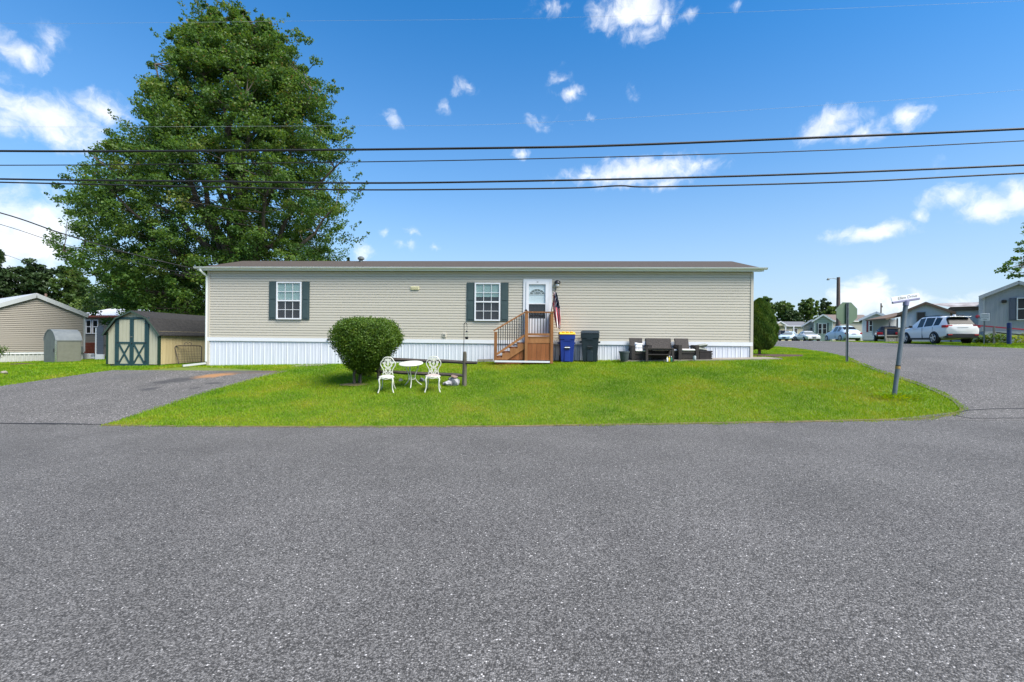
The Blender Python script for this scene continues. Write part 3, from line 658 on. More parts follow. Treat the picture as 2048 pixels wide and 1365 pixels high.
# door
dx0, dz1 = HL(1047, 559); dx1, dz0 = HL(1103, 664)
dz0 = HZ0-.03
mb = MB(); mb.box(dx0, dx0+.09, -.05, -.001, dz0, dz1); mb.box(dx1-.09, dx1, -.05, -.001, dz0, dz1); mb.box(dx0+.09, dx1-.09, -.048, -.001, dz1-.09, dz1)
hp(mb, 'door_frame', M['white'])
ax0, ax1 = dx0+.095, dx1-.095; az1 = dz1-.095
gx0, gz1 = HL(1058, 569.5); gx1, gz0 = HL(1090.5, 638)
mb = MB(); mb.box(ax0, gx0, -.075, -.03, dz0, az1); mb.box(gx1, ax1, -.075, -.03, dz0, az1); mb.box(gx0, gx1, -.074, -.03, gz1, az1); mb.box(gx0, gx1, -.074, -.03, dz0, gz0)
mb.box(gx0, gx1, -.070, -.035, (gz0+gz1)/2-.09, (gz0+gz1)/2-.06)
door = hp(mb, 'storm_door', M['white'])
hp(MB().box(gx0, gx1, -.020, -.004, gz0, gz1), 'inner_door', mat('inner_door_paint', (.72, .76, .78), .5), door)
xm, gw = (gx0+gx1)/2, (gx1-gx0)
zf = gz1-.34
mb = MB()
for r_ in (gw*.46, gw*.26):
    pts = [(xm+r_*math.cos(PI*k/14), -.026, zf+r_*.72*math.sin(PI*k/14)) for k in range(15)]; mb.tube(pts, .010, 5)
for k in range(1, 6):
    a = PI*k/6; mb.tube([(xm+gw*.12*math.cos(a), -.026, zf+gw*.08*math.sin(a)), (xm+gw*.46*math.cos(a), -.026, zf+gw*.33*math.sin(a))], .007, 4)
mb.tube([(xm-gw*.47, -.026, zf), (xm+gw*.47, -.026, zf)], .012, 5)
hp(mb, 'fanlight_frame', M['white'], door)
hp(MB().prism([(xm+gw*.44*math.cos(PI*k/14), zf+gw*.32*math.sin(PI*k/14)) for k in range(15)], -.0235, -.0215), 'fanlight', M['car_glass_clear'], door)
zb_ = (gz0+gz1)/2-.075
for a, b, m_ in ((zb_, gz1, M['pane']), (gz0, zb_, M['pane_dark'])):
    hp(MB().box(gx0, gx1, -.050, -.046, a+.01, b), 'pane', m_, door)
hp(MB().box(gx0+.01, gx1-.01, -.0205, -.0202, gz0, zb_), 'screen', M['blind_dark'], door)
hp(MB().box(ax0+.04, ax0+.07, -.11, -.074, gz0-.03, gz0+.11), 'handle', M['black_metal'], door)
x, z = HL(1075, 565); hp(MB().box(x-.03, x+.03, -.078, -.074, z-.012, z+.012), 'door_number', M['galv'], door)
# wall lantern, vent hood, socket, hose tap
x, z = HL(1114.5, 566)
lan = hp(MB().box(x-.10, x+.10, -.022, -.001, z-.14, z+.12), 'light_block', M['vinyl'])
hp(MB().lathe([(.03, .075), (.09, .04), (.11, -.03), (.075, -.05)], (x, -.09, z), 12).tube([(x, -.01, z+.02), (x, -.09, z+.06)], .02, 6), 'lantern_hood', M['black_metal'], lan, smooth=40)
hp(MB().lathe([(.05, -.04), (.06, -.1), (.03, -.14)], (x, -.09, z), 10), 'lantern_glass', M['label_white'], lan, smooth=40)
x, z = HL(830, 577); vh = hp(MB().prism([(x-.15, z-.06), (x+.15, z-.06), (x+.15, z+.06), (x-.15, z+.06)], -.05, 0), 'exhaust_vent', mat('cream_plastic', (.60, .56, .34), .5), bevel=.01)
for k in range(3): hp(MB().box(x-.12, x+.12, -.06, -.048, z-.045+k*.03, z-.03+k*.03), 'louvre', mat('cream_plastic', (.6, .56, .34)), vh)
x, z = HL(889, 671); ob = hp(MB().box(x-.065, x+.065, -.05, 0, z-.075, z+.075), 'outlet_box', M['vinyl'], bevel=.008); hp(MB().box(x-.03, x+.025, -.058, -.046, z-.04, z+.035), 'outlet_cover', M['galv'], ob)
x, z = HL(657.5, 679.5); hp(MB().lathe([(.035, 0), (.035, -.05), (.02, -.09)], (x, -.02, z), 10, 'y'), 'hose_tap', M['black_metal'])

# ------------------------------------------------------------------ porch steps
PY = -1.12                                        # front of the landing, house frame
pl0, pzt = HL(1050, 624, PY); pl1, _ = HL(1107, 624, PY)
pbz = HL(1078, 721, PY)[1]; deck = HL(1078, 673.5, PY)[1]; railz = HL(1078, 626, PY)[1]
st0 = HL(988, 700, PY)[0]; stz = HL(990, 664, PY)[1]
po = Vector((pl0, PY, pbz))
porch = thing('porch_steps', 'cedar wood porch landing and steps with black balusters at the white door', 'steps', HO+HX*po.x+HY*po.y+Vector((0, 0, po.z)), HR)
def pp(mb, name, m, parent=None, **k): return mb.build(name, m, parent or porch, off=po, **k)
P = .09
for x, y, z0, z1 in ((pl0+P/2, PY+P/2, pbz-.1, railz), (pl1-P/2, PY+P/2, pbz-.1, railz), (pl1-P/2, -.14, pbz-.1, railz), (pl0+P/2, -.16, pbz-.1, railz+.12), (st0+P/2, PY+P/2, pbz-.05, stz)):
    pp(MB().box(x-P/2, x+P/2, y-P/2, y+P/2, z0, z1), 'post', M['cedar'], bevel=.004)
pp(MB().lathe([(.05, 0), (.05, .02), (.018, .05), (.012, .06)], (pl0+.01, -.16, railz+.12), 6), 'post_cap', M['black_metal'])
pp(MB().box(pl0-.02, pl1+.01, PY-.012, PY+P+.01, railz, railz+.038), 'top_rail', M['cedar'])
pp(MB().box(pl0+P, pl1-P, PY+.02, PY+.07, deck+.03, deck+.10), 'bottom_rail', M['cedar'])
pp(MB().box(pl1-P*.9, pl1-.01, PY+P, -.18, railz-.002, railz+.036), 'side_rail', M['cedar'])
pp(MB().box(pl1-P*.7, pl1-.03, PY+P, -.18, deck+.03, deck+.10), 'bottom_rail', M['cedar'])
bal = MB().box(-.011, .011, -.011, .011, 0, 1); bme = bpy.data.meshes.new('baluster'); bme.from_pydata(bal.v, [], bal.f); bme.materials.append(M['black_metal'])
for k in range(8):
    x = pl0+P+(pl1-pl0-2*P)*(k+.5)/8; o = link('baluster', bme, porch, Vector((x, PY+.045, deck+.10))-po); o.scale = (1, 1, railz-deck-.10)
for k in range(6):
    y = PY+P+(-.22-PY-P)*(k+.5)/6; o = link('baluster', bme, porch, Vector((pl1-P/2, y, deck+.10))-po); o.scale = (1, 1, railz-deck-.10)
# stair rail and balusters
sx0, sx1 = st0+P, pl0
rise = railz-stz
lo0, lo1 = HL(992, 709, PY)[1], HL(1049, 671, PY)[1]
pp(MB().beam((st0-.02, PY+P/2, stz+.03), (pl0+.02, PY+P/2, railz+.03), P, .04), 'stair_rail', M['cedar'])
pp(MB().beam((sx0, PY+P/2, lo0), (sx1, PY+P/2, lo1), .05, .07), 'stair_bottom_rail', M['cedar'])
for k in range(12):
    f = (k+.6)/12.2; x = sx0+(sx1-sx0)*f; a = lo0+(lo1-lo0)*f+.03; b = stz+(railz-stz)*(x-st0)/(pl0-st0)+.012
    o = link('baluster', bme, porch, Vector((x, PY+P/2, a))-po); o.scale = (1, 1, b-a)
# steps: saw-tooth side board, treads and open backs
stp = [(1035, 1050, 685.6), (1019.5, 1035, 694.8), (1004.5, 1019.5, 704), (994, 1004.5, 713.5)]
saw = []
for a, b, y_ in stp:
    xa, zt = HL(a, y_, PY+.06); xb, _ = HL(b, y_, PY+.06)
    pp(MB().box(xa-.035, xb, PY+P+.0, -.10, zt-.030, zt+.006), 'tread', M['cedar_dark'])
    pp(MB().box(xa, xa+.02, PY+P+.012, -.10, zt-.17, zt-.032), 'riser', M['cedar_dark'])
    saw += [(xb, zt-.032), (xa, zt-.032)]
dgx, dgz = HL(1012, 720, PY+.06); dhx, dhz = HL(1050, 694, PY+.06)
pp(MB().prism(saw+[(saw[-1][0], pbz), (dgx, pbz), (dhx, dhz)], PY+P*.55, PY+P*.55+.04), 'stringer', M['cedar'])
pp(MB().beam((dgx, PY+P*.5+.02, pbz+.01), (dhx, PY+P*.5+.02, dhz-.02), .03, .06), 'stringer_trim', M['cedar'])
# cladding boards under the steps and under the landing
nb = 6; bw = (pl0-sx0-.02)/nb
for k in range(nb):
    x0 = sx0+bw*k; x1 = x0+bw-.006
    h0 = (x0-dgx)/(dhx-dgx)*(dhz-pbz); h1 = (x1-dgx)/(dhx-dgx)*(dhz-pbz)
    if h1 < .05: continue
    pp(MB().prism([(x0, pbz+.0), (x1, pbz+.0), (x1, pbz+max(.03, h1)), (x0, pbz+max(.03, h0))], PY+P*.5+.05, PY+P*.5+.07), 'cladding_board', M['cedar_dark'])
nb = 5; bw = (pl1-pl0-2*P)/nb
for k in range(nb):
    pp(MB().box(pl0+P+bw*k+.003, pl0+P+bw*(k+1)-.003, PY+.03+random.uniform(0, .004), PY+.055, pbz, deck-.21), 'cladding_board', M['cedar_dark'])
nb = 7; bw = (-.02-PY-P)/nb
for k in range(nb):
    pp(MB().box(pl1-.05, pl1-.025, PY+P+bw*k+.003, PY+P+bw*(k+1)-.003, pbz-.03, deck-.1), 'cladding_board', M['cedar_dark'])
pp(MB().box(pl0+P, pl1-P, PY+.024, PY+.064, deck-.205, deck-.03), 'rim_board', M['cedar'])
nb = 9; bw = (-.10-PY)/nb
for k in range(nb):
    pp(MB().box(pl0, pl1, PY+.012+bw*k, PY+.012+bw*(k+1)-.006, deck-.03, deck), 'deck_board', M['cedar'])
pp(MB().box(st0+.02, pl1-.1, PY-.02, PY+.02, pbz-.075, pbz-.02), 'kick_board', M['white'])
pp(MB().box(st0+.05, pl1-.05, PY+.13, -.12, pbz-.15, pbz-.02), 'base_frame', M['cedar_dark'])
# ------------------------------------------------------------------ flag on the house front
fx, fz = HL(1112, 575, -.05)
fo = Vector((fx, -.05, fz)); tipx, tipz = HL(1101.5, 628, -1.0)
flag = thing('flag', 'American flag hanging limp from an angled pole beside the white front door', 'flag', HO+HX*fo.x+HY*fo.y+Vector((0, 0, fo.z)), HR)
tx, tz = HL(1109, 590, -.35)
MB().tube([fo, (tx, -.35, tz), (HL(1104.5, 612, -.72)[0], -.72, HL(1104.5, 612, -.72)[1]), (tipx, -.95, tipz)], .014, 6).build('pole', M['black_metal'], flag, off=fo)
fm = MB()
def flag_cloth():
    nu, nv = 26, 39            # along the hoist width, down the fly
    grid = []
    for j in range(nv+1):
        v = j/nv; row = []
        for i in range(nu+1):
            u = i/nu
            cx = 1110+6.5*v; wdt = (4+8.5*min(1, v*2.2))*(1-.3*max(0, v-.75)/.25)
            px = cx+(u-.5)*wdt*(1.55-.5*v); py = 585+v*(664-585)-(abs(u-.5)*2)**1.5*11*v+(1-u)*9*(v > .02)*v*-1+ 4*math.sin(u*9)*v
            yl = -.42-.16*math.sin(u*15+v*2.2)*(.35+v*.5)-.25*(1-v)*0
            x_, z_ = HL(px, py, -.42); row.append((x_+.012*math.sin(u*22+v*3), yl, z_))
        grid.append(row)
    for j in range(nv):
        for i in range(nu):
            fm.cur = 2 if (j < nv*.42 and i > nu*.42) else (0 if (i//2) % 2 == 0 else 1)
            fm.add([grid[j][i], grid[j][i+1], grid[j+1][i+1], grid[j+1][i]], [(0, 1, 2, 3)])
flag_cloth()
fme = fm.build('cloth', None, flag, off=fo, mats=[M['flag_red'], M['flag_white'], M['flag_blue']], fix=False, smooth=180)
stm = MB()                                        # stars on the navy corner, small pale flecks of thread set on the cloth
me_ = fme.data
for p_ in me_.polygons:
    if p_.material_index == 2 and (p_.index*7) % 5 == 0:
        c_ = Vector(p_.center)+Vector((0, -.006, 0)); pts = [c_+Vector((r_*math.cos(a_), 0, r_*math.sin(a_))) for r_, a_ in (((.013 if k % 2 == 0 else .005), PI/2+k*PI/5) for k in range(10))]
        stm.add(pts, [tuple(range(10))])
if stm.f: stm.build('star', M['flag_white'], fme, fix=False)

# ------------------------------------------------------------------ wheeled bins
def at_house(xl, y, z): return HO+HX*xl+HY*y+Vector((0, 0, z))
def bin_(label, pxa, pxb, yl, top_px, m_body, m_lid, turn=0., white=False, lid_lift=0.):
    xa, xb = HL(pxa, 700, yl)[0], HL(pxb, 700, yl)[0]; w = xb-xa; xc = (xa+xb)/2
    p = at_house(xc, yl+.3, 0); z0 = gf(p.x, p.y)+.01; h = HL((pxa+pxb)/2, top_px, yl)[1]-z0
    t = thing('wheeled_bin', label, 'bin', (p.x, p.y, z0), HR+turn, 'wheeled bins beside the porch')
    a, b = w*.39, w*.5; d0, d1 = .22, .30; hb_ = h-.09
    mb = MB(); L_ = [(0, a*.96, d0), (.06, a, d0+.01), (hb_-.16, b*.93, d1*.95), (hb_-.15, b*.98, d1), (hb_, b, d1+.01)]
    for i in range(len(L_)-1):
        (za, wa, da), (zb, wb, db) = L_[i], L_[i+1]
        mb.add([(-wa, -da, za), (wa, -da, za), (wa, da, za), (-wa, da, za), (-wb, -db, zb), (wb, -db, zb), (wb, db, zb), (-wb, db, zb)], [(0, 1, 5, 4), (1, 2, 6, 5), (2, 3, 7, 6), (3, 0, 4, 7)]+([(3, 2, 1, 0)] if i == 0 else [])+([(4, 5, 6, 7)] if i == len(L_)-2 else []))
    body = mb.build('body', m_body, t, bevel=.012)
    fy = lambda z: -(d0+(d1-d0)*z/hb_)
    MB().prism([(-.09, .02), (.09, .02), (.09, hb_*.36), (.06, hb_*.42), (-.06, hb_*.42), (-.09, hb_*.36)], fy(.2)-.022, fy(.2)+.02).build('front_rib', m_body, t, bevel=.008)
    MB().box(-.07, .07, fy(hb_*.5)-.03, fy(hb_*.5)+.03, hb_*.47, hb_*.58).build('catch_pocket', M['dark_trim'], t)
    MB().tube([(-.085, fy(hb_*.5)-.03, hb_*.53), (.085, fy(hb_*.5)-.03, hb_*.53)], .014, 6).build('catch_bar', M['label_white'] if white else m_body, t)
    for sx in (-1, 1): MB().box(sx*b*.98-.05, sx*b*.98+.035, -.08, .12, hb_*.66, hb_*.72).build('side_lug', m_body, t)
    MB().prism([(-.11, hb_*.78), (.11, hb_*.78), (.07, hb_*.86), (-.07, hb_*.86)], fy(hb_*.8)-.012, fy(hb_*.8)+.02).build('front_brow', m_body, t)
    lid = MB(); lw, ld = b+.012, d1+.03
    lid.add([(-lw, -ld, hb_+.005), (lw, -ld, hb_+.005), (lw, ld, hb_+.005+lid_lift), (-lw, ld, hb_+.005+lid_lift), (-lw*.92, -ld*.8, h-.015), (lw*.92, -ld*.8, h-.01), (lw*.92, ld*.8, h+lid_lift), (-lw*.92, ld*.8, h+.01)], [(3, 2, 1, 0), (4, 5, 6, 7), (0, 1, 5, 4), (1, 2, 6, 5), (2, 3, 7, 6), (3, 0, 4, 7)])
    lo = lid.build('lid', m_lid, t, bevel=.012)
    if m_lid is not m_body:
        for k in (-1, 0, 1): MB().box(k*lw*.5-.04, k*lw*.5+.05, -ld*.88, -ld*.3, h-.03, h+.012).build('lid_ridge', m_lid, lo, bevel=.01)
    MB().tube([(-b*.8, d1+.02, hb_-.06), (-b*.8, d1+.08, hb_), (b*.8, d1+.08, hb_), (b*.8, d1+.02, hb_-.06)], .016, 6).build('handle', m_body, t)
    for sx in (-1, 1): MB().lathe([(.11, -.025), (.12, 0), (.11, .025)], (sx*(a-.01), d0+.02, .11), 14, 'x').build('wheel', M['tyre'], t)
    return t
bin_('blue wheeled recycling bin with yellow lid beside the porch', 1118.5, 1150, -.78, 664, M['bin_blue'], M['bin_yellow'], .02, True)
bin_('black wheeled rubbish bin right of the blue one', 1164, 1201, -.80, 661.5, M['bin_black'], M['bin_black'], -.16, False, .02)

# ------------------------------------------------------------------ patio things against the skirting
def patio_z(xl, y): p = at_house(xl, y, 0); return gf(p.x, p.y)+.046
def patio_thing(name, label, cat, px, yl, group=None, turn=0):
    x = HL(px, 710, yl)[0]; z = patio_z(x, yl); return thing(name, label, cat, at_house(x, yl, z), HR+turn, group), x, z
t, x, z = patio_thing('plant_pot', 'empty dark grey plastic plant pot left of the wicker furniture', 'pot', 1248.5, -.85)
MB().lathe([(.10, 0), (.115, .02), (.155, .26), (.17, .265), (.17, .305), (.15, .305), (.135, .24), (.0, .235)], n=20).build('shell', M['pot'], t, smooth=35)
MB().lathe([(.13, .243), (.0, .25)], n=14).build('soil', M['mulch'], t)
def wicker(name, label, cat, pxa, pxb, yl, back_px, seats, group, il=.03, ir=.16):
    xa, xb = HL(pxa, 700, yl)[0], HL(pxb, 700, yl)[0]; w = xb-xa; xc = (xa+xb)/2; z = patio_z(xc, yl)
    H = HL((pxa+pxb)/2, back_px, yl+.45)[1]-z; aw = .10; sh = .27; ah = .46
    t = thing(name, label, cat, at_house(xc, yl, z), HR, group); hw = w/2
    bk = MB().add([(-hw+il, .42, sh), (hw-ir, .42, sh), (hw-ir, .56, H), (-hw+il, .56, H), (-hw+il, .50, sh), (hw-ir, .50, sh), (hw-ir, .62, H), (-hw+il, .62, H)], [(0, 1, 2, 3), (7, 6, 5, 4), (0, 4, 5, 1), (1, 5, 6, 2), (2, 6, 7, 3), (3, 7, 4, 0)])
    bk.build('backrest', M['wicker'], t, bevel=.012)
    for sx in (-1, 1):
        a = MB(); xi, xo = sx*(hw-aw), sx*hw; x0, x1 = min(xi, xo), max(xi, xo)
        a.box(x0, x1, 0, .5, ah-.07, ah); a.box(x0, x1, 0, .07, 0, ah-.07); a.box(x0, x1, .43, .5, 0, ah-.07); a.box(x0+.02, x1-.02, .07, .43, .04, ah-.07)
        a.build('arm', M['wicker'], t)
    MB().box(-hw+aw, hw-aw, .03, .44, sh-.07, sh).build('seat', M['wicker'], t)
    MB().box(-hw+aw, hw-aw, .05, .08, .03, sh-.07).build('apron', M['wicker'], t)
    n = seats; cw = (w-2*aw)/n
    for k in range(n):
        c = MB().box(-hw+aw+cw*k+.006, -hw+aw+cw*(k+1)-.006, .01, .43, sh+.002, sh+.065).build('cushion', M['cushion'], t, bevel=.022)
    return t, xc, z, sh, w
WG = 'brown wicker seats on the patio'
cl = wicker('wicker_armchair', 'brown wicker armchair with a pale pillow, left of the loveseat', 'armchair', 1264, 1302.5, -.72, 676.5, 1, WG)
wicker('wicker_loveseat', 'wide brown wicker loveseat between the two armchairs behind the low table', 'loveseat', 1297.5, 1362, -.60, 677, 2, WG)
wicker('wicker_armchair', 'brown wicker armchair right of the loveseat beside stacked cushions', 'armchair', 1357.5, 1398.5, -.72, 677.5, 1, WG)
x = HL(1280, 690, -.6)[0]
t = thing('throw_pillow', 'white and grey throw pillow leaning in the left wicker armchair', 'pillow', at_house(x, -.52, cl[2]+cl[3]+.07), HR+.1)
def pillow_mesh(w, h, d):
    mb = MB(); n = 8; o = 0
    for sgn in (1, -1):
        vs = []
        for j in range(n+1):
            for i in range(n+1):
                u, v = i/n*2-1, j/n*2-1; k = ((1-u**4)*(1-v**4))**.5
                pin = 1-.10*(1-abs(v))*abs(u)**3; pin2 = 1-.10*(1-abs(u))*abs(v)**3
                vs.append((u*w/2*pin, v*h/2*pin2, sgn*d/2*k))
        mb.add(vs, [((j*(n+1)+i), (j*(n+1)+i+1), ((j+1)*(n+1)+i+1), ((j+1)*(n+1)+i)) for j in range(n) for i in range(n)])
    return mb
po_ = pillow_mesh(.26, .24, .11).build('cover', M['pillow'], t, smooth=80); po_.rotation_euler = (rad(72), .12, 0); po_.location = (-.01, .06, .10)
st_2 = MB()
for k in (-1, 1): st_2.box(-.11, .11, k*.05-.012, k*.05+.012, .044, .056)
so = st_2.build('stripe', M['cushion_grey'], po_)
# low table before the loveseat
xa, xb = HL(1292, 700, -1.0)[0], HL(1348.5, 700, -1.0)[0]; xc = (xa+xb)/2; z = patio_z(xc, -.8)-.03; hw = (xb-xa)/2; tz = HL(1320, 696.5, -1.0)[1]-z
t = thing('coffee_table', 'low brown wicker table in front of the loveseat', 'table', at_house(xc, -.80, z), HR)
MB().box(-hw, hw, -.2, .2, tz-.03, tz).build('table_top', M['wicker'], t, bevel=.006)
MB().box(-hw+.02, hw-.02, -.18, .18, tz-.07, tz-.032).build('rim', M['wicker'], t)
for sx in (-1, 1):
    for sy in (-1, 1): MB().box(sx*(hw-.035)-.035, sx*(hw-.035)+.035, sy*.165-.03, sy*.165+.03, 0, tz-.03).build('leg', M['wicker'], t)
MB().box(-hw+.07, hw-.07, -.17, .17, tz*.48, tz*.48+.03).build('shelf', M['wicker'], t)
for px, m_, lab, h in ((1334.5, 'bottle_w', 'small white bottle standing by the right leg of the low table', .17), (1338.3, 'bottle_y', 'small yellow bottle between the white and the green ones', .18), (1342.6, 'bottle_g', 'small green bottle at the right table leg', .17)):
    x = HL(px, 715, -1.06)[0]; zb = patio_z(x, -1.0)-.02
    t = thing('bottle', lab, 'bottle', at_house(x, -1.06, zb), HR, 'bottles by the low table')
    MB().lathe([(.026, 0), (.03, .01), (.03, h*.6), (.012, h*.78), (.012, h*.86)], n=10).build('body', M[m_], t, smooth=40)
    MB().lathe([(.014, h*.86), (.014, h)], n=8).build('cap', M['label_white'] if m_ != 'bottle_w' else M['bottle_y'], t)
x = HL(1391, 715, -.95)[0]; t = thing('glass_jar', 'small glass jar in front of the right wicker armchair', 'jar', at_house(x, -.86, patio_z(x, -.86)), HR)
MB().lathe([(.045, 0), (.05, .01), (.05, .11), (.04, .13)], n=12).build('body', M['jar'], t, smooth=40); MB().lathe([(.043, .131), (.043, .15)], n=12).build('lid', M['galv'], t)
# slatted box and its cushions
xa, xb = HL(1399, 710, -.7)[0], HL(1425.5, 710, -.7)[0]; xc = (xa+xb)/2; hw = (xb-xa)/2; z = patio_z(xc, -.6); H = HL(1412, 702, -.7)[1]-z
t = thing('slatted_box', 'dark brown slatted low box under two grey cushions', 'box', at_house(xc, -.45, z), HR)
MB().box(-hw+.03, hw-.03, -.22, .22, 0, H-.03).build('body', M['crate'], t)
for k in range(4): MB().box(-hw+.01, hw-.01+(.012 if k == 2 else 0), -.245, -.222, H*k/4+.008, H*(k+1)/4-.008).build('slat', M['crate'], t)
MB().box(-hw, hw, -.25, .25, H-.028, H).build('top', M['crate'], t)
for k, (dz, rot, lab) in enumerate(((.055, (.05, .12, .1), 'lower grey outdoor cushion lying on the slatted box'), (.145, (-.1, -.16, -.15), 'upper grey outdoor cushion slumped on the other cushion'))):
    q = at_house(xc-.12+.04*k, -.42, z+H+dz); t = thing('outdoor_cushion', lab, 'cushion', q, HR, 'cushions on the slatted box', rot=(rot[0], rot[1], HR+rot[2]))
    pillow_mesh(.42, .4, .12).build('cover', M['cushion_grey'], t, smooth=80)

# ------------------------------------------------------------------ bistro set, fence, rocks, bird feeder hook
BG = 'white cast metal garden chairs'
def loop(mb, pts, r, n=6): mb.tube(pts+[pts[0]], r, n, cap=False)
def bistro_chair(label, px, py, Yc, turn, worn):
    X = ray(px, py)[0]*Yc; z0 = gf(X, Yc); H = .83; sh = .39
    t = thing('garden_chair', label, 'chair', (X, Yc, z0), turn, BG, rot=(rad(6), 0, turn))
    m_ = M['iron_white']; bk = MB()
    half = [(.0, .83), (.07, .822), (.115, .785), (.135, .74), (.165, .715), (.182, .665), (.175, .62), (.148, .575), (.122, .535), (.108, .49), (.112, .44), (.125, .395)]
    def bp(x, z): return (x, .155+.05*(z-sh)/.44, z)
    pts = [bp(x, z) for x, z in reversed(half)]+[bp(-x, z) for x, z in half[1:]]
    bk.tube(pts, .0125, 6); bo = bk.build('back_frame', m_, t, smooth=60)
    lv = MB()
    def leaf(x, z, a, ln, wd):
        q = []
        for u, v in ((0, 0), (.25, .42), (.5, .5), (.78, .33), (1, 0), (.78, -.33), (.5, -.5), (.25, -.42)):
            dx, dz = u*ln*.82, v*wd*.78; q.append((x+dx*math.cos(a)-dz*math.sin(a), z+dx*math.sin(a)+dz*math.cos(a)))
        y = .155+.05*(z-sh)/.44; lv.prism(q, y-.007, y+.007)
    for sx in (-1, 1):
        leaf(sx*.01, .74, PI/2-sx*.95, .10, .075); leaf(sx*.055, .665, PI/2-sx*1.25, .105, .08); leaf(sx*.075, .585, PI/2-sx*.2, .09, .07); leaf(sx*.02, .555, PI/2-sx*.8, .085, .06)
        leaf(sx*.07, .50, PI/2+sx*.5, .07, .05); leaf(sx*.085, .43, PI/2+sx*.2, .07, .045); leaf(sx*.02, .45, PI/2-sx*.6, .07, .05); leaf(sx*.03, .40, PI/2-sx*.9, .06, .04)
    leaf(0, .70, PI/2, .085, .08); leaf(0, .62, PI/2, .09, .09); leaf(0, .52, PI/2, .08, .05)
    lv.build('back_leaves', m_, t)
    vn = MB()
    for sx in (-1, 1):
        vn.tube([bp(sx*.02, .39), bp(sx*.07, .47), bp(sx*.03, .56), bp(sx*.09, .64), bp(sx*.05, .73), bp(sx*.11, .755)], .007, 5); vn.tube([bp(0, .39), bp(sx*.03, .5), bp(0, .6), bp(sx*.02, .7), bp(0, .82)], .007, 5)
    vn.build('back_vine', m_, t, smooth=60)
    n = 20; out = [((.185*math.cos(2*PI*k/n)*(1 if math.sin(2*PI*k/n) < 0 else .82)), .19*math.sin(2*PI*k/n)*.95) for k in range(n)]
    st = MB().prism([(u, v) for u, v in out], sh-.012, sh, 'z'); seat = st.build('seat', M['iron_worn'] if worn else m_, t)
    loop_pts = [(u*1.02, v*1.02, sh-.018) for u, v in out]; mb = MB(); loop(mb, loop_pts, .014); mb.build('seat_rim', m_, t, smooth=60)
    for k in range(10):
        a = 2*PI*k/10; mb = MB().prism([(.10*math.cos(a)+.045*math.cos(a+b)*(.5 if i % 2 else 1), .10*math.sin(a)+.045*math.sin(a+b)*(.5 if i % 2 else 1)) for i, b in enumerate([2*PI*q/8 for q in range(8)])], sh, sh+.006, 'z'); mb.build('seat_leaf', M['iron_worn'] if worn else m_, seat)
    for sx in (-1, 1):
        mb = MB().tube([(sx*.135, -.13, sh-.015), (sx*.165, -.165, sh-.07), (sx*.15, -.16, .20), (sx*.155, -.165, .1), (sx*.185, -.20, .0)], [.024, .023, .017, .014, .017], 7); mb.build('leg', m_, t, smooth=60)
        mb = MB().tube([(sx*.115, .15, sh-.01), (sx*.128, .16, .25), (sx*.14, .19, .12), (sx*.175, .24, .0)], [.016, .015, .013, .015], 7); mb.build('leg', m_, t, smooth=60)
    ap = MB()
    for sx in (-1, 1): ap.tube([(sx*.13, -.15, sh-.05), (sx*.08, -.185, sh-.035), (0, -.185, sh-.055)], .008, 5)
    ap.build('apron', m_, t, smooth=60)
    return t
bistro_chair('white cast metal garden chair by the bush, left of the round table', 774, 783, 11.32, .12, False)
bistro_chair('white cast metal garden chair with worn pinkish seat, right of the round table', 866, 783, 11.28, .10, True)
X, Y, z0 = G(822, 776); Y += .15; z0 = gf(X, Y)
t = thing('garden_table', 'small round white cast metal table between the two garden chairs', 'table', (X, Y, z0), .3, rot=(rad(9.5), rad(-2), .05))
top = MB().lathe([(.0, .585), (.27, .585), (.305, .59), (.31, .60), (.30, .612), (.0, .61)], n=36); to_ = top.build('table_top', M['iron_white'], t, smooth=40)
for k in range(12):
    a = 2*PI*k/12; MB().prism([(.17*math.cos(a)+.07*math.cos(a+b)*r_, .17*math.sin(a)+.07*math.sin(a+b)*r_) for b, r_ in ((0, 1), (.6, .5), (1.3, .75), (PI, .9), (-1.3, .75), (-.6, .5))], .6105, .615, 'z').build('leaf_relief', M['iron_white'], to_)
for k in range(3):
    a = 2*PI*k/3+.5; c, s = math.cos(a), math.sin(a)
    MB().tube([(.20*c, .20*s, .585), (.17*c, .17*s, .45), (.10*c, .10*s, .30), (.085*c, .085*s, .2), (.14*c, .14*s, .1), (.25*c, .25*s, 0)], [.018, .014, .013, .013, .014, .014], 7).build('leg', M['iron_white'], t, smooth=60)
mb = MB(); loop(mb, [(.085*math.cos(2*PI*k/16), .085*math.sin(2*PI*k/16), .2) for k in range(16)], .011); mb.build('ring', M['iron_white'], t, smooth=60)
# split rail fence
X, Y, z0 = G(929, 772); fs_, ft_ = to_st(X, Y); ph = 66*Y/FPX+.02
t = thing('rail_fence', 'weathered split rail fence of two rails between the bush and a post', 'fence', (X, Y, z0), HR-rad(17))
def rail(mb, x0, x1, za, zb, r, seed):
    rr = random.Random(seed); n = 9; pts = []; rs = []
    for k in range(n+1):
        f = k/n; pts.append((x0+(x1-x0)*f, rr.uniform(-.012, .012), za+(zb-za)*f+rr.uniform(-.008, .008))); rs.append(r*rr.uniform(.88, 1.1)*(.75 if k in (0, n) else 1))
    mb.tube(pts, rs, 6)
def fence_post(x, seed):
    q = from_st(fs_+x, ft_); dz = gf(*q)-z0+(.09 if x < -1 else 0)
    mb = MB().lathe([(.062, -.2), (.06, ph*.5), (.055, ph*.97), (.045, ph)], (0, 0, 0), 8, sq=.8)
    rr = random.Random(seed); mb.v = [(a+rr.uniform(-.006, .006)+x, b+rr.uniform(-.006, .006), c+dz+(rr.uniform(-.012, .012) if c > ph*.9 else 0)) for a, b, c in mb.v]
    mb.build('post', M['post_wood'], t)
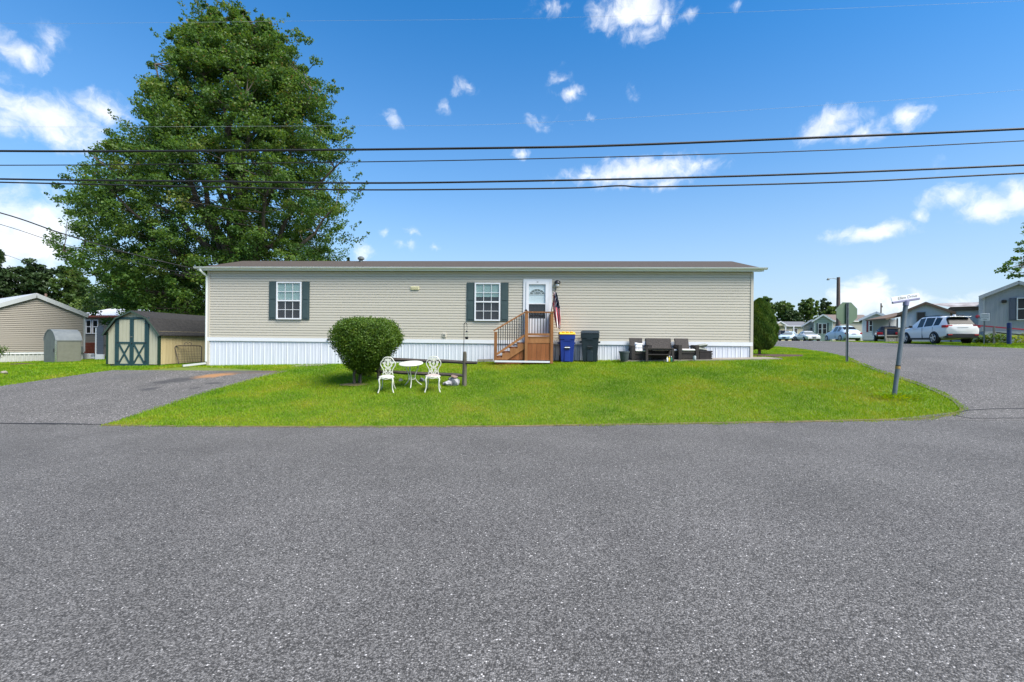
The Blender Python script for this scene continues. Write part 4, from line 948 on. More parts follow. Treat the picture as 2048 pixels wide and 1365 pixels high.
fence_post(0, 1); fence_post(-2.62, 2)
z_hi = CZ+ray(860, 723)[1]*Y-z0; z_lo = CZ+ray(860, 750)[1]*Y-z0
mb = MB(); rail(mb, -2.7, .34, z_hi+.005, z_hi-.02, .055, 5); mb.build('rail', M['old_wood'], t, smooth=50)
mb = MB(); rail(mb, -2.75, .03, z_lo+.01, z_lo-.01, .05, 6); mb.build('rail', M['old_wood'], t, smooth=50)
def rock(px, py, r, m_, lab, seed, dz=0., dY=0., rough=.3):
    X, Y, z = G(px, py); Y += dY; X = ray(px, py)[0]*Y; z = gf(X, Y)
    t = MB().blob((0, 0, r[2]*.55), r, seed, rough=rough).build('rock', M[m_], smooth=25); t.location = (X, Y, z+dz); t.rotation_euler = (0, 0, seed)
    return tag(t, lab, 'rock', 'rocks by the fence post')
rock(908, 771, (.17, .13, .13), 'stone_white', 'largest pale white rock heaped against the fence post', 3)
rock(897, 772, (.12, .10, .09), 'stone_white', 'middle white rock at the left side of the largest one', 4)
rock(889, 770.5, (.06, .06, .05), 'stone_white', 'smallest white rock at the left end of the heap', 5)
rock(909, 770, (.11, .09, .06), 'stone_brown', 'brown rock lying on top of the white rocks', 6, .20, -.06)
rock(902, 770, (.09, .08, .06), 'stone_grey', 'dark grey rock tucked behind the middle white rock', 9, .06, .2)
rock(801, 768, (.07, .06, .05), 'stone_grey', 'grey rock in the grass behind the garden table, left side', 7, 0, .3)
rock(843, 768, (.10, .08, .06), 'stone_grey', 'blue grey rock in the grass behind the right garden chair', 8, 0, .3)
X, Y = -1.27, 12.02; z0 = gf(X, Y)
zt = CZ+ray(929, 645)[1]*Y
t = thing('feeder_hook', 'thin black shepherd hook with a small hanging feeder behind the fence post', 'garden hook', (X, Y, z0))
hk = [(0, 0, -.1), (0, 0, zt-z0-.06)]+[(.035-.035*math.cos(a), 0, zt-z0-.06+.05*math.sin(a)) for a in (.5, 1.1, 1.7, 2.3, 2.9)]+[(.078, 0, zt-z0-.11), (.09, 0, zt-z0-.12)]
MB().tube(hk, .009, 6).build('hook', M['black_metal'], t, smooth=60)
zf_ = zt-z0-.12
MB().tube([(.085, 0, zf_), (.07, 0, zf_-.13)], .004, 4).build('wire', M['black_metal'], t)
MB().lathe([(.008, zf_-.10), (.04, zf_-.135), (.04, zf_-.145)], (.072, 0, 0), 10).build('feeder_roof', M['black_metal'], t)
MB().lathe([(.025, zf_-.26), (.028, zf_-.145)], (.072, 0, 0), 10).build('feeder_tube', M['pane'], t)
MB().lathe([(.03, zf_-.33), (.045, zf_-.29), (.045, zf_-.26), (.02, zf_-.26)], (.072, 0, 0), 10).build('feeder_tray', M['black_metal'], t)

# ------------------------------------------------------------------ bush, cedar shrub, trees
M['bush'] = mat_leaf('bush_leaf', [(.034, .078, .010), (.068, .135, .014), (.11, .19, .018), (.16, .23, .03)], .38)
M['arb'] = mat_leaf('cedar_spray', [(.030, .075, .010), (.05, .11, .012), (.085, .15, .016), (.10, .14, .025)], .25)
M['maple'] = mat_leaf('maple_leaf', [(.036, .090, .020), (.060, .130, .025), (.088, .165, .029), (.125, .20, .034), (.19, .14, .05)], .45)
M['farleaf'] = mat_leaf('far_tree_leaf', [(.06, .11, .03), (.09, .15, .034), (.13, .19, .04)], .4)
M['farleaf_dark'] = mat_leaf('far_evergreen_leaf', [(.022, .045, .018), (.038, .07, .022), (.06, .10, .03)], .25)
X, Y, z0 = G(714, 768)
bx_c = ray(733, 700)[0]*Y; hh = 131*Y/FPX; bw_ = 70*Y/FPX
t = thing('round_bush', 'large clipped round green bush beside the garden chairs', 'bush', (X, Y, z0))
def superq(n, a, b, c, e=2.9):
    v = unit(n); k = (np.abs(v[:, 0])**e+np.abs(v[:, 1])**e+np.abs(v[:, 2])**e)**(-1/e); return v*k[:, None]*np.array([a, b, c])
n = 52000; v = superq(n, bw_*.90, bw_*.9, .60, 3.6)
low = v[:, 2] < 0; dn = np.where(low, np.abs(v[:, 2])/.60, 0)
taper = 1-.62*dn**1.35; v[:, 0] *= taper; v[:, 1] *= taper; v[:, 2] = np.where(low, v[:, 2]*1.5, v[:, 2]); v[:, 0] += -.15*dn**1.5
bump_ = 1+.045*np.sin(v[:, 0]*9+1)*np.cos(v[:, 2]*8)+.04*np.sin(v[:, 1]*11+v[:, 2]*7); r_ = rng.random(n)**.25*(.92+.12*rng.random(n)); r_ = np.where(rng.random(n) < .03, r_*rng.uniform(1.0, 1.13, n), r_)
nrm = v/np.linalg.norm(v, axis=1, keepdims=True)
Cc = v*(bump_*r_)[:, None]+np.array([bx_c-X+.02, 0, hh-.60])
keep = Cc[:, 2] > .14; D = unit(n)*.9+nrm*.5+np.array([0, 0, .35]); U = nrm+unit(n)*.5
clump = np.sin(v[:, 0]*13)*np.sin(v[:, 2]*12+2)*np.sin(v[:, 1]*14)
tint = np.clip(.45+.25*clump+rng.normal(0, .22, n), 0, 1)
leaf_mesh('crown', Cc[keep], D[keep], U[keep], rng.uniform(.038, .062, keep.sum()), rng.uniform(.022, .034, keep.sum()), tint[keep], M['bush'], t)
stm = MB()
for k, (dx, dy, tx_, ty_, r) in enumerate(((-.03, -.12, -.03, -.25, .04), (.06, .02, .18, .1, .03), (-.1, .05, -.3, .1, .03), (.12, -.08, .4, -.2, .026), (.02, .1, .1, .3, .025), (-.06, -.03, -.18, -.1, .025))):
    stm.tube([(dx, dy, -.05), (dx*1.1, dy*1.1, .25), ((dx+tx_)/2+.1, (dy+ty_)/2, .5), (tx_+.15, ty_, .95)], [r, r*.85, r*.7, r*.4], 7)
stm.build('trunk', M['bark'], t, smooth=60)
tag(MB().blob((X+.02, Y+.1, z0-.03), (.6, .4, .045), 2).build('mulch_ring', M['dirt'], smooth=60), kind='structure')
# upright cedar at the right end of the house
Y = 17.6; X = ray(1519, 690)[0]*Y; z0 = gf(X, Y); H = CZ+ray(1518, 597)[1]*Y-z0; Rr = 31*Y/FPX
t = thing('cedar_shrub', 'dense cone shaped evergreen shrub at the right end of the mobile home', 'shrub', (X, Y, z0))
n = 46000; u = rng.random(n)**.8; prof = np.interp(u, [0, .06, .2, .42, .65, .85, .96, 1.0], [.55, .82, 1.0, .97, .80, .52, .26, .05])
a = rng.uniform(0, 2*PI, n); rr_ = np.sqrt(rng.uniform(.55, 1.06, n)); lump = 1+.06*np.sin(a*5+u*9)+.05*np.sin(a*9-u*16)
Cc = np.stack([np.cos(a)*prof*rr_*Rr*lump, np.sin(a)*prof*rr_*Rr*lump, .22+u*(H-.24)], 1)
D = np.stack([np.cos(a)*.35, np.sin(a)*.35, np.ones(n)], 1)+unit(n)*.35; U = np.stack([np.cos(a), np.sin(a), 0*a], 1)+unit(n)*.6
leaf_mesh('crown', Cc, D, U, rng.uniform(.06, .12, n), rng.uniform(.018, .034, n), np.clip(.42+.25*np.sin(a*6+u*20)+rng.normal(0, .22, n), 0, 1), M['arb'], t)
MB().tube([(0, 0, -.1), (0, 0, .4), (0, 0, H*.8)], [.06, .05, .02], 7).build('trunk', M['bark'], t)

def crown_leaves(cl, per, ln, wd, flat=.6, up=.5, out_c=None, tmean=.4, tsd=.16):
    """cl: clump centres + radius; returns leaves filling them"""
    cl = np.asarray(cl); k = len(cl); idx = np.repeat(np.arange(k), per); n = len(idx)
    d = unit(n)*(rng.random(n)**.45)[:, None]; d[:, 2] *= flat
    C = cl[idx, :3]+d*cl[idx, 3:4]
    D = unit(n)+d*.8+np.array([0, 0, -.15]); U = unit(n)*.8+np.array([0, 0, up])+d*.5
    ct = rng.normal(tmean, tsd, k)[idx]
    return C, D, U, rng.uniform(.75, 1.25, n)*ln, rng.uniform(.75, 1.25, n)*wd, np.clip(ct+rng.normal(0, .13, n), 0, .86)
def limb(mb, a, b, r0, r1, sag=.1, n=5, seed=0, sides=6):
    rr = random.Random(seed); a, b = Vector(a), Vector(b); L_ = (b-a).length; pts = []; rs = []
    for k in range(n+1):
        f = k/n; p = a.lerp(b, f); w_ = math.sin(PI*f)
        p += Vector((rr.uniform(-1, 1), rr.uniform(-1, 1), rr.uniform(-.4, .4)))*.035*L_*w_+Vector((0, 0, -sag*L_*w_)); pts.append(p); rs.append(r0+(r1-r0)*f)
    mb.tube(pts, rs, sides, cap=False); return pts
# the big maple behind the house
TY = 26.5; k_ = TY/FPX
env_y = [5, 50, 100, 150, 200, 250, 300, 350, 400, 450, 500, 550, 600, 645]
env_l = [378, 355, 316, 294, 264, 226, 192, 140, 122, 112, 106, 146, 192, 225]
env_r = [486, 548, 602, 645, 678, 696, 708, 716, 722, 721, 716, 706, 696, 645]
ez = [CZ+(682.5-6-y)*k_ for y in env_y]; el_ = [(l-1024)*k_ for l in env_l]; er_ = [(r-1024)*k_ for r in env_r]
ez_, el_, er_ = ez[::-1], el_[::-1], er_[::-1]
TX = (480-1024)*k_; tz0 = gf(TX, TY)
t = thing('maple_tree', 'huge green maple tree towering behind the mobile home and the shed', 'tree', (TX, TY, tz0))
nc = 2450; cl = []; zlo, zhi = ez_[0], ez_[-1]
def edge_noise(y, ph): return 15*math.sin(y*.055+ph)+11*math.sin(y*.13+ph*2.3)+7*math.sin(y*.29+ph*.7)
while len(cl) < nc:
    z = zlo+(zhi-zlo)*rng.random()**.95
    l, r = np.interp(z, ez_, el_), np.interp(z, ez_, er_); c, w_ = (l+r)/2, (r-l)/2
    rho = math.sqrt(rng.uniform(.10, 1)); a = rng.uniform(0, 2*PI)
    wob = 1-.12*(.5+.5*math.sin(z*2.1+a*3))-.07*(.5+.5*math.sin(z*4.7-a*5)); rad_c = rng.uniform(.30, .72)*(1 if z < zhi-3 else .62)
    x = c+math.cos(a)*rho*w_*wob; y = TY+math.sin(a)*rho*w_*.74*wob
    if y < 20.9 and z < 6.2 and x > -12.2: continue
    px = 1024+x/y*FPX; py = 676-(z-CZ)/y*FPX; rp = rad_c*.8/y*FPX      # no clump may stand out beyond the tree's natural outline
    ll, rr2 = np.interp(py, env_y, env_l)+edge_noise(py, 1.)+4, np.interp(py, env_y, env_r)+edge_noise(py, 4.)-4
    top = 8+34*(.5+.5*math.sin(px*.115+.6))+.0011*(px-440)**2
    if px-rp < ll or px+rp > rr2 or py-rp < top: continue
    cl.append((x-TX, y-TY, z-tz0, rad_c))
for px, py in ((110, 368), (128, 352), (150, 338), (118, 395), (135, 420), (100, 482), (112, 470), (125, 500), (150, 520), (165, 328), (190, 300), (215, 262), (300, 128), (338, 68), (388, 14), (402, 6), (440, 6), (455, 14), (470, 8), (520, 42), (590, 68), (612, 78), (628, 118), (664, 176), (690, 262), (170, 600), (185, 620), (215, 640), (235, 600)):
    q = W(px+4, py+4, TY+rng.uniform(-2, 2)); cl.append((q.x-TX, q.y-TY, q.z-tz0, rng.uniform(.3, .5)))
sprays = []
while len(sprays) < 420:                       # loose shoots standing out round the edge of the crown
    z = zlo+(zhi-zlo)*rng.random(); a = rng.uniform(0, 2*PI)
    l, r = np.interp(z, ez_, el_), np.interp(z, ez_, er_); c, w_ = (l+r)/2, (r-l)/2; f = rng.uniform(.9, 1.0)
    x = c+math.cos(a)*w_*f; y = TY+math.sin(a)*w_*.74*f
    px = 1024+x/y*FPX; py = 676-(z-CZ)/y*FPX
    if y < 21 or px < np.interp(py, env_y, env_l)-6 or px > np.interp(py, env_y, env_r)+2 or py < 3: continue
    L_ = rng.uniform(.3, .95); dirv = np.array([math.cos(a)*.8, math.sin(a)*.6, .75])
    for q in range(3): sprays.append((*(np.array([x-TX, y-TY, z-tz0])+dirv*L_*q/2), .26-.07*q))
C, D, U, ln, wd, ti = [np.concatenate(q) for q in zip(crown_leaves(cl, 118, .130, .098, .62, .7), crown_leaves(sprays, 15, .13, .095, 1.0, .6))]
tips = rng.random(len(ti)) < .022*np.clip((C[:, 2]-6)/10, 0, 1.6); ti = np.where(tips, 1., ti)
leaf_mesh('crown', C, D, U, ln, wd, ti, M['maple'], t)
mb = MB(); mb.tube([(0, 0, -.3), (.02, 0, .6), (.05, .05, 2.2), (.0, .1, 4.2)], [.62, .46, .40, .36], 10)
lead = []
for k, (px, py, dy) in enumerate(((440, 40, 0), (395, 80, 1.5), (520, 80, -1.5), (590, 130, 1), (640, 200, -1), (680, 300, 1), (690, 430, -1.5), (350, 160, -1.5), (290, 250, 1), (220, 330, -1), (170, 420, 1.5), (160, 510, -1), (470, 160, -3), (560, 260, -3.5), (400, 280, -3.5), (320, 400, -4), (600, 400, -3.2), (250, 560, -2))):
    q = W(px, py, TY); st = (rng.uniform(-.15, .15), rng.uniform(-.1, .1), rng.uniform(2.6, 4.4))
    lead += limb(mb, st, (q.x-TX, dy, q.z-tz0), rng.uniform(.15, .24), .03, -.06 if py < 350 else .03, 9, k, 7)
lp = np.array([tuple(p) for p in lead])
for i in range(0, len(cl), 3):
    q = np.array(cl[i][:3]); dd = np.linalg.norm(lp-q, axis=1)+np.where(lp[:, 2] > q[2]+.3, 4, 0); j = int(dd.argmin())
    limb(mb, lp[j], q, .035, .008, .02, 3, i, 4)
mb.build('trunk', M['bark'], t, smooth=60, fix=False)

def simple_tree(name, label, px, top, bot, hwpx, Y, leaf, nclump, per, mleaf, group=None, seed=0, conic=False, trunk=True, gap=.25, tm=.45, base_z=None):
    rr = random.Random(seed); X = ray(px, top)[0]*Y; z0 = gf(X, Y) if base_z is None else base_z; zt = CZ+ray(px, top)[1]*Y; zb = max(z0+.4, CZ+ray(px, bot)[1]*Y); w_ = hwpx*Y/FPX
    t = thing(name, label, 'tree', (X, Y, z0), 0, group); cl = []; H = zt-zb
    nl = 6; lob = [(rr.uniform(-.45, .45), rr.uniform(-.45, .45), rr.uniform(.2, .8), rr.uniform(.42, .62)) for _ in range(nl)]+[(0, 0, .72, .5)]
    while len(cl) < nclump:
        if conic:
            u = rr.random()**1.3; r = (1-u)*.95+.06; a = rr.uniform(0, 2*PI); q = math.sqrt(rr.uniform(.2, 1)); cl.append((math.cos(a)*r*q*w_, math.sin(a)*r*q*w_, zb-z0+u*H, w_*.16)); continue
        lx, ly, lz, lr = rr.choice(lob); v = Vector((rr.gauss(0, 1), rr.gauss(0, 1), rr.gauss(0, 1))).normalized()*rr.uniform(.5, 1)*lr
        x, y, u = lx+v.x, ly+v.y, lz+v.z*.72
        if not 0 < u < 1.02: continue
        cl.append((x*w_, y*w_, zb-z0+u*H, w_*rr.uniform(.10, .2)))
    C, D, U, ln, wd, ti = crown_leaves(cl, per, leaf, leaf*.7, .7, .5, tmean=tm)
    leaf_mesh('crown', C, D, U, ln, wd, ti, mleaf, t)
    mb = MB(); mb.tube([(0, 0, -.3), (0, 0, (zb-z0)*.8+.3), (.02*H, 0, zb-z0+H*.5), (0, 0, zb-z0+H*.85)], [w_*.07, w_*.055, w_*.035, w_*.008], 7)
    for i in range(0, len(cl), max(1, nclump//14)): limb(mb, (0, 0, zb-z0+H*rr.uniform(0, .4)), cl[i][:3], w_*.022, w_*.006, 0, 3, i, 4)
    mb.build('trunk', M['bark'], t, smooth=60, fix=False)
    return t
TG = 'trees beyond the left neighbour'
simple_tree('background_tree', 'dark evergreen tree at the far left edge of the view', -4, 500, 640, 34, 46, .30, 150, 50, M['farleaf_dark'], TG, 1, True)
simple_tree('background_tree', 'bushy dark green tree behind the tan neighbour, with a gappy right side', 60, 522, 640, 52, 48, .30, 200, 55, M['farleaf_dark'], TG, 2)
simple_tree('background_tree', 'green tree between the gappy tree and the big maple', 148, 540, 650, 46, 50, .30, 170, 55, M['farleaf'], TG, 3, tm=.25)
simple_tree('background_tree', 'tree with light green leaves low behind the white roof', 195, 596, 690, 50, 44, .26, 130, 50, M['farleaf'], TG, 4, tm=.9)
simple_tree('background_tree', 'dark low tree behind the shed, filling below the maple crown', 330, 560, 720, 120, 40, .30, 260, 60, M['farleaf_dark'], TG, 9)
simple_tree('background_tree', 'small pointed tree top peeking over the roof left of its vent', 697, 514, 690, 12, 60, .25, 60, 40, M['farleaf_dark'], 'tree tops beyond the roof', 5, True)
simple_tree('background_tree', 'round tree top barely peeking over the middle of the roof', 1128, 519, 690, 22, 80, .35, 60, 40, M['farleaf'], 'tree tops beyond the roof', 6)
RG = 'trees beyond the street on the right'
for i, (px, top, hw, Y, mm, tm, lab) in enumerate(((1532, 597, 26, 112, 'farleaf', .35, 'tall round tree rising behind the cone shaped shrub'), (1570, 607, 26, 120, 'farleaf', .5, 'light green tree right of the tallest one behind the cream house'), (1612, 600, 24, 124, 'farleaf', .4, 'green tree behind the pickup and the cream house roof'), (1650, 598, 22, 128, 'farleaf_dark', .4, 'dark tree standing just left of the utility pole'), (1668, 616, 20, 115, 'farleaf', .75, 'bright green low tree at the foot of the utility pole'), (1592, 622, 24, 108, 'farleaf_dark', .6, 'low dark tree in the gap above the cream house'))):
    simple_tree('background_tree', lab, px, top, 668, hw, Y, .5, 150, 52, M[mm], RG, 20+i, tm=tm)
# tree whose branches reach in at the right edge
Y = 22; X = ray(2175, 600)[0]*Y; z0 = gf(X, Y)
t = thing('street_tree', 'leafy branches of a tree reaching in at the right edge of view', 'tree', (X, Y, z0)); cl = []; mb = MB(); mb.tube([(0, 0, -.2), (0, 0, 2), (.1, 0, 4), (0, .1, 6.5)], [.2, .16, .12, .04], 8)
for px, py in ((2003, 542), (2016, 528), (2030, 518), (2040, 500), (2032, 540), (2022, 552), (2044, 487), (2046, 530), (2010, 538), (2038, 552)):
    q = W(px, py, Y+rng.uniform(-.8, .8)); cl.append((q.x-X, q.y-Y, q.z-z0, rng.uniform(.16, .28)))
for _ in range(240):
    v = unit(1)[0]*rng.uniform(.5, 1); c = (v[0]*2.7+.3, v[1]*2.6, 5.1+v[2]*2.0)
    if (c[0]+X)/(c[1]+Y) < ray(2052, 600)[0]: continue
    cl.append((*c, rng.uniform(.3, .5)))
C, D, U, ln, wd, ti = crown_leaves(cl, 46, .13, .09, .6, .6); leaf_mesh('crown', C, D, U, ln, wd, ti, M['maple'], t)
for i in range(0, len(cl), 1 if len(cl) < 20 else 2):
    limb(mb, (0, 0, rng.uniform(2.8, 4.6)), cl[i][:3], .04, .008, -.03, 4, i, 4)
for i in range(10): limb(mb, (-.3, 0, 4), cl[i][:3], .03, .006, -.04, 4, i, 4)
mb.build('trunk', M['bark'], t, smooth=60, fix=False)

# ------------------------------------------------------------------ garden shed
SY = 16.4; sxa = ray(212, 735)[0]*SY; sxb = ray(319.5, 735)[0]*SY; sw = sxb-sxa; k_ = SY/FPX
sz0 = gf((sxa+sxb)/2, SY)+.0; SL = 3.6
sh_ = lambda py: CZ+ray(266, py)[1]*SY-sz0
gz = [sh_(664), sh_(636), sh_(622)]; sbase = .10
shed = thing('garden_shed', 'cream garden shed with barn roof and teal crossbuck double doors', 'shed', (sxa+sw/2, SY, sz0), HR)
hw = sw/2; ge, gk, gr = gz; kx = hw*.60
def roofz(x): x = abs(x); return ge+(gk-ge)*(hw-x)/(hw-kx) if x > kx else gk+(gr-gk)*(kx-x)/kx
MB().prism([(-hw+.02, sbase), (hw-.02, sbase), (hw-.02, ge), (kx-.01, gk-.02), (0, gr-.02), (-kx+.01, gk-.02), (-hw+.02, ge)], .02, SL).build('core', M['shed_front'], shed)
nb = 16; bw = sw/nb
for k in range(nb):
    x0, x1 = -hw+bw*k+.004, -hw+bw*(k+1)-.004; xs = [x0]+[q for q in (-kx, 0, kx) if x0 < q < x1]+[x1]
    MB().prism([(x0, sbase-.02), (x1, sbase-.02)]+[(q, roofz(q)-.012) for q in reversed(xs)], 0, .018).build('siding_board', M['shed_front'], shed)
nb = 24; bw = SL/nb; bme2 = {}
for side, m_ in ((1, 'shed_side'), (-1, 'shed_side')):
    q = MB().box(-.009, .009, .004, bw-.004, sbase-.02, ge+.03); me = bpy.data.meshes.new('siding_board'); me.from_pydata(q.v, [], q.f); me.materials.append(M[m_])
    for k in range(nb): link('siding_board', me, shed, (side*(hw-.008), bw*k+.01, 0))
for sx in (-1, 1):
    MB().box(sx*hw-.035, sx*hw+.035, -.02, .05, sbase-.03, ge-.02).build('corner_trim', mat('shed_dark_green', (.012, .035, .02), .6), shed)
rf = MB(); th = .035
pr = [(-hw-.10, ge-.10), (-kx, gk+.01), (0, gr+.012), (kx, gk+.01), (hw+.10, ge-.10)]
prb = [(a, z-th) for a, z in reversed(pr)]
ro = rf.prism(pr+prb, -.10, SL+.1).build('roof', M['shed_roof'], shed)
tr = MB()
for (a, za), (b, zb) in zip(pr, pr[1:]): tr.beam((a, -.112, za-.05), (b, -.112, zb-.05), .02, .05, (0, 1, 0)) if 0 else tr.beam((a, -.112, za-.04), (b, -.112, zb-.04), .018, .05)
tr.build('rake_trim', mat('dark_rake_trim', (.035, .06, .045), .6), ro)
# doors
def sx_(px): return (px-266)*k_*.985
dA, dB = sx_(233.5), sx_(296.5); zt_, zb_ = sh_(639), sh_(731.5); zm_ = sh_(686); mid = (dA+dB)/2; tw = .065
def board(name, a, b, w, parent, y=-.035, t=.022): return MB().beam((a[0], y, a[1]), (b[0], y, b[1]), t, w, (0, 0, 1)).build(name, M['shed_green'], parent)
def vboard(x0, x1, z0, z1, parent, y0=-.048, y1=-.022): return MB().box(x0, x1, y0, y1, z0, z1).build('trim_board', M['shed_green'], parent)
MB().box(dA-.07, dA, -.045, 0, zb_-.02, zt_+.07).build('door_casing', M['shed_green'], shed); MB().box(dB, dB+.07, -.045, 0, zb_-.02, zt_+.07).build('door_casing', M['shed_green'], shed); MB().box(dA, dB, -.045, 0, zt_, zt_+.07).build('door_casing', M['shed_green'], shed)
for x0, x1 in ((dA+.005, mid-.004), (mid+.004, dB-.005)):
    d = MB().box(x0, x1, -.024, -.001, zb_, zt_-.004).build('door', M['shed_front'], shed)
    w4 = (x1-x0-2*tw)/3
    vboard(x0, x0+tw, zb_, zt_-.006, d); vboard(x1-tw, x1, zb_, zt_-.006, d)
    for za in (zb_, zm_-tw/2): vboard(x0+tw, x1-tw, za, za+tw, d, -.046)
    a0, a1 = (x0+tw, zb_+tw), (x1-tw, zm_-tw/2)
    for p, q, y in (((a0[0], a0[1]), (a1[0], a1[1]), -.034), ((a1[0], a0[1]), (a0[0], a1[1]), -.0375)):
        MB().beam((p[0], y, p[1]), (q[0], y, q[1]), .02, .055, (0, 0, 1)).build('cross_brace', M['shed_green'], d)
    for j in range(1, 3):
        MB().box(x0+tw+w4*j-.003, x0+tw+w4*j+.003, -.0262, -.0238, zm_+tw/2, zt_-.03).build('groove', mat('groove_shade', (.25, .24, .17)), d)
    for za in (zb_+.15, zm_, zt_-.15):
        xh = x0 if x0 == dA+.005 else x1-.07
        MB().box(xh, xh+.07, -.053, -.047, za-.015, za+.015).build('hinge', M['black_metal'], d)
MB().box(mid-.035, mid+.035, -.062, -.047, zm_+.20, zm_+.23).build('latch', M['galv_light'], shed)
MB().lathe([(.018, -.05), (.022, -.065), (.01, -.075)], (mid+.02, 0, zm_-.01), 10, 'y').build('door_knob', M['black_metal'], shed)
for x in (-hw+.1, 0, hw-.1):
    for y in (.2, SL/2, SL-.2): MB().box(x-.09, x+.09, y-.1, y+.1, -.06, sbase-.02).build('block', M['stone_grey'], shed)
MB().box(dA-.05, dB+.05, -.03, .02, sbase-.07, sbase-.022).build('sill', M['grey_wood'], shed)
# wire garden gate leaning on the shed side
q = shed.matrix_basis @ Vector((hw+.36, 1.05, 0)); q.z = gf(q.x, q.y)
t = thing('wire_gate', 'rusty old wire garden gate leaning against the warmly lit shed side', 'gate', q, HR+rad(62), rot=(rad(-14), 0, HR+rad(62)))
mb = MB(); mb.tube([(-.38, 0, 0), (-.44, 0, .5), (-.46, 0, .66), (-.42, 0, .72), (-.2, 0, .74), (.2, 0, .74), (.42, 0, .72), (.46, 0, .66), (.44, 0, .5), (.38, 0, 0)], .016, 6); mb.build('frame', M['bark'], t, smooth=60)
mb = MB(); mb.tube([(-.1, 0, .74), (-.12, 0, .82), (-.05, 0, .86), (0, 0, .80), (.05, 0, .86), (.12, 0, .82), (.1, 0, .74)], .012, 5); mb.build('finial', M['bark'], t)
mb = MB()
for k in range(9): mb.tube([(-.36+.09*k, .002, .06), (-.36+.09*k+.02*math.sin(k), .002, .74)], .0045, 4)
for k in range(7): mb.tube([(-.43, -.002, .1+.1*k), (.43, -.002, .1+.1*k+.015*math.sin(k*2))], .0045, 4)
mb.build('mesh', M['twig'], t)

# ------------------------------------------------------------------ houses round about
def house(name, label, loc, rotz, Wd, D, z1, zs, ridge, along, m_wall, m_roof, m_trim, m_skirt, over=.2, lapn=0, group=None, ribs=False, base=0.):
    """box house; front wall on local y=0 from x=0 to Wd; along='y': gable faces front, 'x': eave faces front. zs: skirting top, z1: eave, ridge: ridge height"""
    t = thing(name, label, 'house', loc, rotz, group)
    sk = MB().box(.02, Wd-.02, .02, D-.02, base-.3, zs-.0).build('skirting', m_skirt, t)
    if along == 'y':
        MB().prism([(0, zs), (Wd, zs), (Wd, z1), (Wd/2, ridge-.02), (0, z1)], 0, D).build('wall', m_wall, t)
        sl = (ridge-z1)/(Wd/2); pr = [(-over, z1-over*sl), (Wd/2, ridge), (Wd+over, z1-over*sl)]
        ro = MB().prism(pr+[(a, z+.07) for a, z in reversed(pr)], -over, D+over).build('roof', m_roof, t)
        for a, b in ((0, 1), (1, 2)): MB().beam((pr[a][0], -over-.015, pr[a][1]-.05), (pr[b][0], -over-.015, pr[b][1]-.05), .03, .20).build('rake_board', m_trim, ro)
        if lapn:
            mb = MB(); n = lapn; ht = ridge-.05-zs
            def xr(z): return (0.03, Wd-.03) if z <= z1 else (max(0.03, (z-z1)/sl), min(Wd-.03, Wd-(z-z1)/sl))
            lap(mb, xr, zs, ridge-.06, n, -.002, .045); tag(mb.build('siding', m_wall, t, fix=False), kind='stuff')
        for x in (0, Wd): MB().box(x-.05, x+.05, -.03, .04, zs, z1-.03).build('corner_trim', m_trim, t)
    else:
        mb = MB().box(0, Wd, 0, D, zs, z1); mb.prism([(0, z1), (D, z1), (D/2, ridge-.02)], 0, Wd, 'x'); mb.build('wall', m_wall, t)
        sl = (ridge-z1)/(D/2); pr = [(-over, z1-over*sl), (D/2, ridge), (D+over, z1-over*sl)]
        ro = MB().prism(pr+[(a, z+.07) for a, z in reversed(pr)], -over, Wd+over, 'x').build('roof', m_roof, t)
        MB().box(-over, Wd+over, -over-.05, -over-.002, z1-over*sl-.06, z1-over*sl+.09).build('fascia', m_trim, ro)
        if lapn:
            mb = MB(); lap(mb, lambda z: (.03, Wd-.03), zs, z1-.02, lapn, -.002, .018); tag(mb.build('siding', m_wall, t, fix=False), kind='stuff')
    if ribs:
        mb = MB(); k = int(Wd/.2)
        for i in range(k): x = .1+i*Wd/k; zt = z1-.03 if along == 'x' else z1+(ridge-z1)*(1-abs(x-Wd/2)/(Wd/2))-.08; mb.box(x-.010, x+.010, -.007, .001, zs+.01, zt)
        tag(mb.build('panel_ribs', m_wall, t), kind='stuff')
    return t
O0 = Vector((0, 0, 0))
def win(t, x0, x1, z0, z1, grid=(1, 1), shut=None, blind=0, fr=None, sw=.3, split=True): return window(t, O0, x0, x1, z0, z1, -.02, grid, blind, shut, fr, None, split, M['car_glass'], sw)
# tan neighbour on the left: gable end turned to the right
ND = Vector((.52, .854, 0)); NC = Vector((ray(168, 650)[0]*24.6, 24.6, 0)); NW = 3.7
nang = math.atan2(ND.y, ND.x); no = NC-ND*NW; nz0 = gf(no.x+.5, no.y+.5)
nz = lambda py, Y, px=168: CZ+ray(px, py)[1]*Y-nz0
n_eave = nz(628, 24.6); n_fl = nz(703.5, 24.6); n_rdg = nz(590, 23.1, 82)
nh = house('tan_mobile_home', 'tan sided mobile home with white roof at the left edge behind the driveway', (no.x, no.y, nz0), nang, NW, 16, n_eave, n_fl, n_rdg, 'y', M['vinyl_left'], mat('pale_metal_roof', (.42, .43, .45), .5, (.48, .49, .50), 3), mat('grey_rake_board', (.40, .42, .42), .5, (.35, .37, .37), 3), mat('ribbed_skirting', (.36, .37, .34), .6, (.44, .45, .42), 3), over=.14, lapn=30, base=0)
mb = MB()
for i in range(24): mb.box(.05+i*NW/24, .10+i*NW/24, -.012, .022, -.3, n_fl-.08)
tag(mb.build('skirting_ribs', mat('ribbed_skirting', (.36, .37, .34)), nh), kind='stuff')
MB().box(0, NW, -.03, .02, n_fl-.09, n_fl+.0).build('skirt_cap', M['white'], nh)
MB().box(NW-.42, NW-.05, -.14, -.02, n_fl-.06, n_fl+.28).build('meter_box', M['galv'], nh, bevel=.01)
